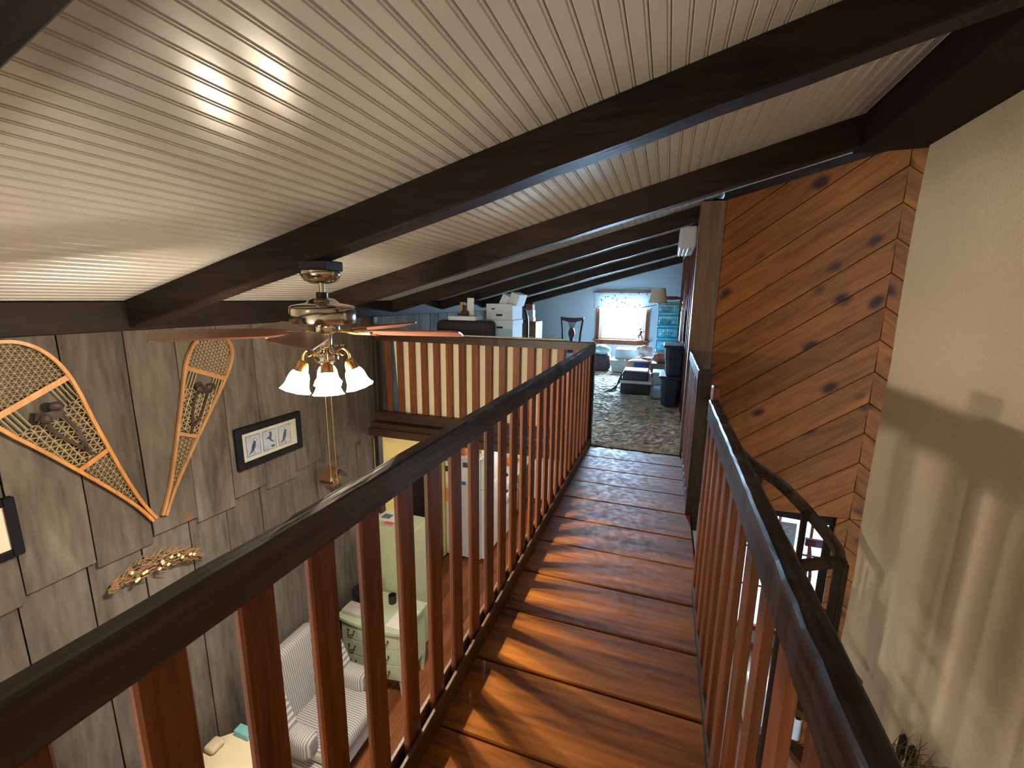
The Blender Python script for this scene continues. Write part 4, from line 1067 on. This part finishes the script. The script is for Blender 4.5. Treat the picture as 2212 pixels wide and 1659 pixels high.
# clear bin, cartons
cb = thing('clear_bin', 'clear plastic bin with papers between the cases and the navy totes', 'storage box', (-0.06, 6.0, 0.02))
MB().bbox(-0.115, 0.02, 5.95, 6.25, 0.03, 0.35, 0.004).build('bin', M_CLEARPL, cb)
MB().bbox(-0.12, 0.025, 5.945, 6.255, 0.35, 0.375, 0.004).build('lid', plain('blue_lid', (0.35, 0.5, 0.7), rough=0.4), cb)
t = MB().bbox(-0.105, 0.01, 5.97, 6.2, 0.035, 0.16, 0.002).build('paper_stack', M_WHITE2); tag(t, 'white papers inside the clear bin', 'paper')
for (lb, x0, x1, y0, y1, z0, z1, c) in (('tan carton behind the navy totes, lowest', -0.16, 0.12, 6.9, 7.2, 0.02, 0.22, (0.35, 0.25, 0.14)), ('grey-green carton in the pile behind the navy totes', -0.17, 0.12, 6.9, 7.2, 0.222, 0.36, (0.30, 0.30, 0.24)), ):
    t = MB().bbox(x0, x1, y0, y1, z0, z1, 0.004).build('carton', plain('card_%d' % int(c[0]*100), c, rough=0.8)); tag(t, lb, 'box')
t = MB().blob((-0.03, 7.05, 0.43), (0.14, 0.12, 0.075), 14, 8, 0.14).build('clothes_heap', plain('mixed_clothes', (0.50, 0.30, 0.20), rough=0.9, var=0.8, scale=10), smooth=True); tag(t, 'heap of tan and red clothes on the cartons behind the totes', 'clothes')
# navy totes
def tote(label, cx, cy, z0):
    t = thing('storage_tote', label, 'storage tote', (cx, cy, z0), 0, 'stacked navy totes')
    m = Matrix.Translation((cx, cy, z0))
    b = MB(); secs = [(0.095, 0.155, 0.0), (0.100, 0.165, 0.02), (0.112, 0.185, 0.20), (0.118, 0.19, 0.21), (0.122, 0.195, 0.33), (0.132, 0.205, 0.335), (0.132, 0.205, 0.36)]
    vs = []
    for (hx, hy, z) in secs:
        for q in range(16):
            a = 2*pi*q/16+pi/16; ca, sa = cos(a), sin(a); e = 0.35
            vs.append((cx+hx*math.copysign(abs(ca)**e, ca), cy+hy*math.copysign(abs(sa)**e, sa), z0+z))
    fs = [[i*16+k, i*16+(k+1) % 16, (i+1)*16+(k+1) % 16, (i+1)*16+k] for i in range(6) for k in range(16)]
    fs.append(list(range(16))); b.add(vs, fs).build('tub', M_TOTE, t)
    MB().soft(cx-0.138, cx+0.138, cy-0.21, cy+0.21, z0+0.345, z0+0.372, 0.01, 2).build('lid', M_TOTE, t)
    for sg in (-1, 1):
        MB().bbox(cx-0.04, cx+0.04, cy+sg*0.205-0.012, cy+sg*0.205+0.012, z0+0.30, z0+0.33, 0.004).build('handle', M_TOTE, t)
tote('navy plastic tote standing on the shag carpet, lower one of two', 0.105, 5.72, 0.03)
tote('navy plastic tote stacked on the other, upper one', 0.13, 5.72, 0.402)
# teal crates
tz = 0.42
t = MB().bbox(-0.15, 0.21, 8.15, 8.45, 0.02, tz, 0.004).build('carton', plain('low_box', (0.25, 0.22, 0.2), rough=0.8)); tag(t, 'plain box carrying the tower of teal baskets', 'box')
for k in range(4):
    z0 = tz+k*0.218
    lbs = ['teal slotted plastic basket, lowest of the four stacked', 'teal slotted basket, second from the bottom of the stack', 'teal slotted basket with white things, third from the bottom', 'teal slotted basket topmost of the stack under the lampshade']
    t = thing('plastic_basket', lbs[k], 'basket', (0.03, 8.3, z0), 0, 'stacked teal baskets')
    x0, x1, y0, y1 = -0.14, 0.20, 8.16, 8.44
    b = MB().box(x0, x1, y0, y1, z0+0.001, z0+0.012)
    for (za, zb) in ((0.012, 0.03), (0.098, 0.108), (0.168, 0.2)):
        b.box(x0, x1, y0, y0+0.01, z0+za, z0+zb).box(x0, x1, y1-0.01, y1, z0+za, z0+zb).box(x0, x0+0.01, y0, y1, z0+za, z0+zb).box(x1-0.01, x1, y0, y1, z0+za, z0+zb)
    n = 11
    for i in range(n+1):
        xx = x0+(x1-x0-0.012)*i/n
        b.box(xx, xx+0.012, y0, y0+0.008, z0+0.012, z0+0.19).box(xx, xx+0.012, y1-0.008, y1, z0+0.012, z0+0.19)
    for i in range(9):
        yy = y0+(y1-y0-0.012)*i/8
        b.box(x0, x0+0.008, yy, yy+0.012, z0+0.012, z0+0.19).box(x1-0.008, x1, yy, yy+0.012, z0+0.012, z0+0.19)
    b.build('slotted_wall', M_TEAL, t)
    MB().box(x0+0.01, x0+0.04, y0, y0+0.012, z0+0.198, z0+0.217).box(x1-0.04, x1-0.01, y0, y0+0.012, z0+0.198, z0+0.217).build('stacking_foot', M_TEAL, t)
    c = MB().blob((0.03-0.02*k, 8.3, z0+0.075), (0.11, 0.09, 0.055), 10, 6, 0.1).build('folded_linen', M_BAG if k % 2 else M_GREYPL, smooth=True)
    tag(c, ['grey linen inside the lowest teal basket', 'white linen inside the second teal basket', 'grey linen inside the third teal basket', 'white linen inside the topmost teal basket'][k], 'linen')
t = MB().blob((0.06, 8.3, 1.335), (0.15, 0.11, 0.035), 12, 6, 0.12).build('red_cloth', plain('red_check_cloth', (0.30, 0.06, 0.05), rough=0.9, var=0.5, scale=20), smooth=True); tag(t, 'red cloth heaped on top of the teal basket tower', 'cloth')
# swing arm wall lamp
lp = thing('swing_arm_lamp', 'brass swing-arm wall lamp with pleated cream shade in front of the far window', 'lamp', (0.2, 7.0, 1.22))
MB().lathe([(0.135, 1.262), (0.095, 1.475), (0.092, 1.475), (0.132, 1.262)], (-0.14, 7.0, 0), 32, cap=False).build('lamp_shade', M_SHADE, lp, smooth=True)
MB().tube(smooth_path([(0.24, 7.0, 1.235), (0.05, 7.0, 1.235), (-0.06, 6.98, 1.235), (-0.13, 7.0, 1.235), (-0.14, 7.0, 1.26), (-0.14, 7.0, 1.36)], 3), 0.007, 8).build('arm', M_BRASS, lp, smooth=True)
MB().tube([(-0.13, 7.0, 1.235), (-0.39, 7.0, 1.18)], 0.005, 6).build('arm_joint', M_BRASS, lp)
MB().bbox(0.2, 0.245, 6.97, 7.03, 1.15, 1.30, 0.006).build('wall_plate', M_BRASS, lp)
# wall mounted air conditioner and a white board on the loft side wall
acn = thing('air_conditioner', 'white wall-mounted air conditioner high on the loft side wall', 'air conditioner', (0.15, 5.0, 1.84))
MB().soft(0.06, 0.215, 4.62, 5.45, 1.79, 1.985, 0.02, 2).build('casing', M_WHITE, acn)
for k in range(3):
    MB().bbox(0.07+0.035*k, 0.09+0.035*k, 4.68, 5.40, 1.779, 1.79, 0.002).build('louvre', M_WHITE, acn)
t = MB().bbox(0.165, 0.195, 5.75, 6.05, 0.80, 1.17, 0.004).build('white_board', M_WHITE2); tag(t, 'narrow white board leaning upright on the loft side wall above the totes', 'board')

# ================================================================= GROUND FLOOR, LEFT
# low green partition with papers
hw = struct('wall_partition', MB().bbox(XL-0.02, -2.28, 3.55, 3.88, FZ, -1.05, 0.004), M_GREEN)
t = MB().box(-2.80, -2.55, 3.66, 3.86, -1.049, -1.043).build('paper_sheet', M_PAPER); tag(t, 'white papers lying on top of the green partition', 'paper')
t = MB().box(-2.76, -2.66, 3.70, 3.78, -1.042, -1.035).build('dark_card', plain('slate_card', (0.12, 0.16, 0.18))); tag(t, 'slate-coloured card on the white papers of the partition', 'card')
t = MB().box(-2.66, -2.56, 3.60, 3.65, -1.049, -1.040).build('pink_ribbon', plain('pink_plastic', (0.7, 0.12, 0.16))); tag(t, 'pink scrap lying on top of the green partition', 'ribbon')
# kitchen door in the yellow wall
dw = struct('door_1', MB().box(XL-0.03, XL+0.012, 4.24, 4.32, FZ, -0.56).box(XL-0.03, XL+0.012, 5.16, 5.24, FZ, -0.56).box(XL-0.03, XL+0.012, 4.32, 5.16, -0.64, -0.56), M_TRIMZ)
D0, D1 = 4.34, 5.14
MB().box(XL-0.08, XL-0.04, D0, D0+0.16, FZ, -0.66).box(XL-0.08, XL-0.04, D1-0.12, D1, FZ, -0.66).box(XL-0.08, XL-0.04, D0+0.16, D1-0.12, -0.85, -0.66).box(XL-0.08, XL-0.04, D0+0.16, D1-0.12, FZ, -1.62).build('door_leaf', M_TRIMZ, dw)
MB().box(XL-0.065, XL-0.06, D0+0.16, D1-0.12, -1.62, -0.85).build('door_pane', M_GLASS, dw)
MB().blob((XL-0.02, D1-0.06, -1.5), (0.025, 0.025, 0.025)).build('door_knob', M_BRASS, dw, smooth=True)
# fridge
fg = thing('refrigerator', 'white refrigerator with magnets and an orange notice on its side', 'refrigerator', (-2.58, 5.7, FZ))
MB().bbox(-2.87, -2.32, 5.37, 6.02, FZ+0.03, -0.92, 0.01).build('cabinet', M_WHITE, fg)
MB().bbox(-2.315, -2.25, 5.375, 6.015, FZ+0.05, -1.38, 0.012).build('door', M_WHITE, fg)
MB().bbox(-2.315, -2.25, 5.375, 6.015, -1.37, -0.92, 0.012).build('freezer_door', M_WHITE, fg)
MB().tube([(-2.235, 5.42, -1.6), (-2.22, 5.42, -1.55), (-2.22, 5.42, -1.42), (-2.24, 5.42, -1.40)], 0.01, 6).build('door_handle', M_NICKEL, fg)
for (lb, nm, x0, x1, z0, z1, c) in (('orange notice sheet on the side of the refrigerator', 'notice', -2.86, -2.73, -1.62, -1.42, (0.80, 0.30, 0.16)),
                        ('white framed sheet above the orange notice on the refrigerator', 'notice', -2.86, -2.76, -1.36, -1.20, (0.8, 0.8, 0.8)),
                        ('black oval magnet at the top left of the refrigerator side', 'magnet', -2.86, -2.81, -1.16, -1.08, (0.03, 0.03, 0.05)),
                        ('small dark photo magnet near the top of the refrigerator side', 'magnet', -2.58, -2.50, -1.06, -0.99, (0.08, 0.08, 0.10)),
                        ('small blue magnet halfway up the refrigerator side', 'magnet', -2.60, -2.54, -1.33, -1.28, (0.06, 0.15, 0.45)),
                        ('long white paper list on the refrigerator side', 'notice', -2.60, -2.50, -1.27, -1.08, (0.78, 0.78, 0.8)),
                        ('small dark magnet at the very top edge of the refrigerator side', 'magnet', -2.86, -2.79, -1.0, -0.97, (0.06, 0.06, 0.08))):
    t = MB().box(x0, x1, 5.362, 5.37, z0, z1).build(nm, plain('mag_'+lb[:14]+str(z0), c, rough=0.7)); tag(t, lb, 'paper' if nm == 'notice' else 'magnet')
t = MB().lathe([(0.05, 0), (0.06, 0.02), (0.035, 0.09), (0.05, 0.12)], (-2.62, 5.5, -0.919), 14).build('clay_pot', plain('orange_clay', (0.55, 0.17, 0.05), rough=0.7), smooth=True); tag(t, 'small orange clay pot on top of the refrigerator', 'pot')
t = MB().bbox(-2.80, -2.40, 5.62, 5.98, -0.919, -0.80, 0.004).build('carton', M_TAN); tag(t, 'tan box lying on top of the refrigerator', 'box')
# range
rg = thing('kitchen_range', 'white kitchen range with knobs just beyond the refrigerator', 'stove', (-2.55, 6.4, FZ))
MB().bbox(-2.86, -2.22, 6.06, 6.72, FZ+0.02, -1.62, 0.008).build('body', M_WHITE, rg)
MB().bbox(-2.225, -2.19, 6.09, 6.69, FZ+0.25, -1.78, 0.006).build('oven_door', M_WHITE, rg)
MB().tube([(-2.16, 6.12, -1.84), (-2.16, 6.66, -1.84)], 0.011, 8).build('oven_handle', M_NICKEL, rg)
for k in range(4):
    MB().lathe([(0.022, 0), (0.020, 0.02)], (0, 0, 0), 12, mat=Matrix.Translation((-2.20, 6.15+0.13*k, -1.70)) @ Matrix.Rotation(pi/2, 4, 'Y')).build('knob', M_BLACK, rg)
for q in ((-2.68, 6.23), (-2.40, 6.23), (-2.68, 6.55), (-2.40, 6.55)):
    MB().lathe([(0.085, 0), (0.085, 0.012), (0.06, 0.014)], (q[0], q[1], -1.62), 16).build('burner', M_BLACK, rg)
t = MB().lathe([(0.08, 0), (0.10, 0.03), (0.10, 0.11), (0.09, 0.13), (0.02, 0.15)], (-2.40, 6.23, -1.605), 18).build('kettle', M_NICKEL, smooth=True); tag(t, 'polished metal kettle on the kitchen range', 'kettle')
# base cabinets with counter
kb = thing('kitchen_cabinet', 'brown wooden base cabinet with drawers beyond the range', 'cabinet', (-2.55, 7.3, FZ))
MB().bbox(-2.86, -2.25, 6.76, 8.0, FZ+0.08, -1.68, 0.005).build('body', M_LTW, kb)
for k in range(3):
    d = MB().bbox(-2.25, -2.232, 6.80+0.4*k, 7.16+0.4*k, -1.85, -1.71, 0.003).build('drawer', M_LTW, kb)
    MB().blob((-2.222, 6.98+0.4*k, -1.78), (0.012, 0.012, 0.012)).build('knob', M_BLACK, d)
    d = MB().bbox(-2.25, -2.232, 6.80+0.4*k, 7.16+0.4*k, FZ+0.12, -1.88, 0.003).build('door', M_LTW, kb)
    MB().blob((-2.222, 7.12+0.4*k, -1.95), (0.012, 0.012, 0.012)).build('knob', M_BLACK, d)
t = MB().bbox(-2.87, -2.21, 6.74, 8.02, -1.68, -1.64, 0.004).build('worktop', M_WHITE); tag(t, 'pale worktop over the brown base cabinet', 'worktop')
t = MB().lathe([(0.06, 0), (0.13, 0.05), (0.15, 0.09), (0.145, 0.09), (0.05, 0.01)], (-2.45, 7.1, -1.64), 20).build('mixing_bowl', plain('orange_ceramic', (0.75, 0.20, 0.05), rough=0.3), smooth=True); tag(t, 'orange bowl on the pale kitchen worktop', 'bowl')
t = MB().bbox(-2.66, -2.36, 7.35, 7.6, -1.639, -1.42, 0.01).build('bread_box', M_WHITE); tag(t, 'white bread box on the pale kitchen worktop', 'box')
wc = thing('white_cabinet', 'low white cabinet against the back of the kitchen', 'cabinet', (-1.9, 7.7, FZ))
MB().bbox(-2.14, -1.62, 7.5, 8.0, FZ+0.08, -1.66, 0.006).build('body', M_WHITE, wc)
MB().bbox(-2.12, -1.89, 7.485, 7.5, FZ+0.12, -1.70, 0.004).build('door', M_WHITE, wc)
MB().bbox(-1.87, -1.64, 7.485, 7.5, FZ+0.12, -1.70, 0.004).build('door', M_WHITE, wc)

# sage dresser in front of the partition
ds = thing('dresser', 'sage green painted dresser with curved front and brass pulls by the partition', 'dresser', (-2.45, 3.25, FZ))
def bow(x0, x1, yb, yf, amp, n=10):
    pts = [(x1, yb), (x0, yb)]
    for i in range(n+1):
        t = i/n; pts.append((x0+(x1-x0)*t, yf-amp*sin(pi*t)**2*1.0-0.012*sin(2*pi*t*1.5)))
    return pts
MB().prism(bow(-2.80, -2.115, 3.46, 3.05, 0.035), 'z', FZ+0.20, -1.78).build('carcass', M_GREEN2, ds)
MB().prism(bow(-2.83, -2.085, 3.48, 3.02, 0.045), 'z', -1.78, -1.752).build('top', M_GREEN2, ds)
for k in range(3):
    z0 = FZ+0.215+0.165*k
    d = MB().prism(bow(-2.77, -2.15, 3.2, 3.038, 0.035), 'z', z0, z0+0.15).build('drawer', M_GREEN2, ds)
    for cx in (-2.66, -2.28):
        yy = 3.038-0.035*sin(pi*(cx+2.77)/0.62)**2-0.012
        MB().tube(smooth_path([(cx-0.035, yy+0.005, z0+0.085), (cx-0.03, yy-0.018, z0+0.065), (cx, yy-0.024, z0+0.055), (cx+0.03, yy-0.018, z0+0.065), (cx+0.035, yy+0.005, z0+0.085)], 3), 0.005, 6).blob((cx-0.035, yy, z0+0.088), (0.012, 0.006, 0.014)).blob((cx+0.035, yy, z0+0.088), (0.012, 0.006, 0.014)).build('pull', M_BRASS, d, smooth=True)
for q in ((-2.77, 3.08), (-2.14, 3.08), (-2.77, 3.43), (-2.14, 3.43)):
    MB().add([(q[0]+dx*w_, q[1]+dy*w_, z) for z, w_ in ((FZ, 0.014), (FZ+0.22, 0.028)) for dx, dy in ((-1, -1), (1, -1), (1, 1), (-1, 1))], [(0, 3, 2, 1), (4, 5, 6, 7), (0, 1, 5, 4), (1, 2, 6, 5), (2, 3, 7, 6), (3, 0, 4, 7)]).build('leg', M_GREEN2, ds)
DT = -1.752
t = MB().bbox(-2.82, -2.60, 3.24, 3.42, DT+0.001, DT+0.14, 0.006).build('desk_organiser', M_BLACK); tag(t, 'black desk organiser at the back left of the sage dresser', 'organiser')
t = MB().box(-2.76, -2.69, 3.234, 3.24, DT+0.02, DT+0.08).build('dark_phone', plain('phone_screen', (0.02, 0.02, 0.03), rough=0.1)); tag(t, 'dark phone standing in front of the black desk organiser', 'phone')
t = MB().bbox(-2.80, -2.58, 3.06, 3.20, DT+0.001, DT+0.045, 0.004).build('paper_pile', plain('mixed_papers', (0.5, 0.42, 0.40), var=0.4, scale=20)); tag(t, 'untidy pile of papers in front of the black organiser', 'paper')
for k in range(3):
    a = 0.5+0.35*k
    t = MB().tube([(-2.55+0.02*k, 3.10, DT+0.008), (-2.55+0.02*k+0.12*cos(a), 3.10+0.12*sin(a), DT+0.01)], 0.005, 6).build('pen', [M_BLACK, M_PAPER, M_ORG][k]); tag(t, ['black pen lying on the sage dresser', 'white pen lying on the sage dresser', 'orange pen lying on the sage dresser'][k], 'pen')
t = MB().lathe([(0.035, 0), (0.04, 0.01), (0.04, 0.09), (0.035, 0.09), (0.03, 0.01)], (-2.42, 3.36, DT+0.001), 14).build('pen_cup', M_BLACK, smooth=True); tag(t, 'black pen cup at the back of the sage dresser', 'cup')
sb = thing('pump_bottle', 'clear hand sanitiser bottle with white pump on the sage dresser', 'bottle', (-2.32, 3.38, DT+0.001))
MB().lathe([(0.03, 0), (0.034, 0.01), (0.034, 0.09), (0.028, 0.115), (0.013, 0.13)], (-2.32, 3.38, DT+0.001), 16).build('bottle', plain('clear_gel', (0.45, 0.52, 0.60), rough=0.1, trans=0.6), sb, smooth=True)
MB().lathe([(0.014, 0), (0.014, 0.02), (0.005, 0.022), (0.005, 0.05), (0.012, 0.052), (0.012, 0.06)], (-2.32, 3.38, DT+0.131), 10).box(-2.36, -2.32, 3.375, 3.385, DT+0.183, DT+0.191).build('pump', M_PAPER, sb, smooth=True)
t = MB().box(-2.30, -2.10, 3.06, 3.34, DT+0.001, DT+0.005).build('desk_pad', plain('cream_paper', (0.72, 0.66, 0.58), rough=0.8)); tag(t, 'large cream sheet lying at the right end of the sage dresser', 'paper')

# wingback chairs
def wing_chair(label, oy):
    t = thing('wingback_chair', label, 'armchair', (-2.5, 2.38+oy, FZ), 0, 'striped armchairs along the barn board wall')
    Z = FZ
    m = Matrix.Translation((-2.70, 0, Z+0.42)) @ Matrix.Rotation(radians(-10), 4, 'Y') @ Matrix.Translation((2.70, 0, -(Z+0.42)))
    MB().soft(-2.80, -2.66, 2.12+oy, 2.66+oy, Z+0.36, Z+1.0, 0.05, 4, mat=m).build('backrest', M_TICK, t, smooth=True)
    for a, b_ in ((2.04, 2.13), (2.65, 2.74)):
        MB().prism([(-2.83, Z+0.42), (-2.45, Z+0.42), (-2.50, Z+0.62), (-2.58, Z+0.80), (-2.66, Z+0.98), (-2.74, Z+1.03), (-2.84, Z+1.0)], 'y', a+oy, b_+oy).build('wing', M_TICKX, t)
        MB().soft(-2.78, -2.30, a+oy-0.03, b_+oy+0.03, Z+0.40, Z+0.60, 0.055, 4).build('arm', M_TICKX, t, smooth=True)
    MB().soft(-2.72, -2.14, 2.10+oy, 2.68+oy, Z+0.30, Z+0.44, 0.05, 4).build('seat_cushion', M_TICK, t, smooth=True)
    MB().soft(-2.78, -2.16, 2.04+oy, 2.74+oy, Z+0.16, Z+0.31, 0.02, 2).build('skirt', M_TICK, t)
    for q in ((-2.74, 2.08), (-2.20, 2.08), (-2.74, 2.70), (-2.20, 2.70)):
        MB().tube([(q[0], q[1]+oy, Z), (q[0], q[1]+oy, Z+0.18)], [0.014, 0.024], 8).build('leg', M_MAHOG, t)
    t.location.x += 0.05
    return t
wing_chair('blue-grey striped wingback chair next to the sage dresser', 0.0)
wing_chair('striped wingback chair at the bottom left, only the top of its back showing', -1.34)
# cream side table between the chairs
tb = thing('side_table', 'cream octagonal side table between the two striped chairs', 'table', (-2.55, 1.62, FZ))
pts = []
for k in range(8):
    a = pi/8+k*pi/4; pts.append((-2.55+0.26*cos(a), 1.68+0.25*sin(a)))
MB().prism(pts, 'z', -1.82, -1.79).build('table_top', M_CREAM, tb)
MB().lathe([(0.17, FZ), (0.17, FZ+0.03), (0.04, FZ+0.08), (0.035, -1.9), (0.10, -1.82)], (-2.55, 1.68, 0), 20).build('pedestal', M_CREAM, tb, smooth=True)
t = MB().bbox(-2.70, -2.57, 1.82, 1.88, -1.789, -1.74, 0.004).build('tissue_box', plain('teal_print_card', (0.16, 0.40, 0.42), rough=0.7, var=0.25, scale=30)); tag(t, 'small teal printed box on the cream side table', 'box')
t = MB().soft(-2.79, -2.70, 1.66, 1.76, -1.789, -1.74, 0.02, 3).build('floral_pouch', plain('cream_floral_cloth', (0.55, 0.47, 0.30), rough=0.9, var=0.3, scale=18), smooth=True); tag(t, 'cream floral pouch at the edge of the cream side table', 'pouch')

# ================================================================= GROUND FLOOR, RIGHT
rc = thing('rocking_chair', 'dark red slatted rocking chair before the bright ground floor window', 'chair', (1.75, 4.45, FZ))
M_DRED = plain('dark_red_lacquer', (0.10, 0.018, 0.02), rough=0.35)
for k in range(4):
    xx = 1.50+0.14*k
    MB().tube(smooth_path([(xx, 4.50, FZ+0.45), (xx+0.0, 4.62, FZ+0.8), (xx+0.02, 4.66, FZ+1.15), (xx, 4.74, FZ+1.45)], 4), 0.016, 8).build('back_slat', M_DRED, rc, smooth=True)
MB().bbox(1.46, 1.98, 4.72, 4.76, FZ+1.42, FZ+1.50, 0.006).build('crest_rail', M_DRED, rc)
MB().soft(1.45, 1.98, 4.08, 4.55, FZ+0.41, FZ+0.46, 0.015, 2).build('seat', M_DRED, rc)
for q in ((1.49, 4.12), (1.93, 4.12), (1.49, 4.50), (1.93, 4.50)):
    MB().tube([(q[0], q[1], FZ+0.04), (q[0], q[1], FZ+0.42)], 0.018, 8).build('leg', M_DRED, rc)
for xx in (1.49, 1.93):
    MB().tube(smooth_path([(xx, 3.95, FZ+0.09), (xx, 4.15, FZ+0.03), (xx, 4.45, FZ+0.03), (xx, 4.75, FZ+0.10)], 4), 0.016, 8).build('rocker', M_DRED, rc)
t = MB().soft(1.60, 1.74, 4.55, 4.58, -1.55, -0.96, 0.012, 2).build('scarf', plain('grey_blue_cloth', (0.42, 0.47, 0.58), rough=0.9)); tag(t, 'grey-blue scarf draped over the back of the dark red rocking chair', 'scarf')
lb_ = thing('window_banner', 'pale blue banner with white characters hanging at the ground floor window', 'banner', (1.25, 4.9, -1.15))
MB().box(1.06, 1.42, 4.90, 4.905, -1.30, -0.94).build('cloth', plain('pale_blue_cloth', (0.36, 0.52, 0.66), rough=0.8), lb_)
tc_ = bpy.data.curves.new('characters', 'FONT'); tc_.body = '09-9IG'; tc_.size = 0.13; tc_.extrude = 0.002
tmp = bpy.data.objects.new('tmp', tc_); COL.objects.link(tmp)
me_ = bpy.data.meshes.new_from_object(tmp.evaluated_get(bpy.context.evaluated_depsgraph_get())); bpy.data.objects.remove(tmp)
to = bpy.data.objects.new('characters', me_); COL.objects.link(to); to.parent = lb_
to.location = (1.10-1.25, 4.897-4.9, -1.25+1.15); to.rotation_euler = (pi/2, radians(-35), 0)
me_.materials.clear(); me_.materials.append(M_PAPER)
t = MB().bbox(0.93, 1.42, 3.86, 4.06, FZ, FZ+0.42, 0.01).build('white_chest', M_WHITE); tag(t, 'low white chest seen between the right balusters far below', 'chest')
t = MB().lathe([(0.05, 0), (0.07, 0.05), (0.04, 0.22), (0.055, 0.30)], (1.02, 3.55, FZ), 16).build('dark_vase', M_BLACK, smooth=True); tag(t, 'dark vase standing in front of the low white chest', 'vase')
# dried brush arrangement at the bottom right against the plaster wall
dp = thing('dried_plant', 'dark dried cattails and grasses against the plaster wall at the bottom right', 'dried plant', (1.05, 1.95, -1.2))
rs = random.Random(9); b = MB()
for i in range(90):
    x0 = 1.06+rs.uniform(-0.05, 0.05); y0 = 1.98+rs.uniform(-0.08, 0.08)
    p0 = Vector((1.05, 1.96, -1.2)); p1 = Vector((x0+0.03, y0-0.03, -0.68+rs.uniform(0, 0.12))); p2 = p1+Vector((rs.uniform(-0.03, 0.05), rs.uniform(-0.06, 0.02), rs.uniform(0.05, 0.13)))
    b.tube([p0, p1, p2], [0.002, 0.0025, 0.0008], 4)
q = b.build('grass_stems', M_DRYO, dp); q['kind'] = 'stuff'
for (x0, y0, z0) in ((1.12, 2.09, -0.58), (1.12, 2.02, -0.56)):
    MB().tube([(1.05, 1.98, -1.2), (x0, y0, z0-0.12)], 0.003, 5).tube([(x0, y0, z0-0.13), (x0, y0, z0-0.10), (x0, y0, z0), (x0, y0, z0+0.02)], [0.006, 0.016, 0.015, 0.003], 8).build('cattail', M_LEATHER, dp, smooth=True)
MB().lathe([(0.09, 0), (0.12, 0.1), (0.08, 0.4), (0.06, 0.5)], (1.05, 1.96, -1.70), 16).build('vase', M_BLACK, dp, smooth=True)
t = MB().bbox(0.90, 1.17, 1.80, 2.12, FZ, -1.702, 0.006).build('plant_stand', M_MAHOG); tag(t, 'dark stand under the dried plant by the plaster wall', 'stand')
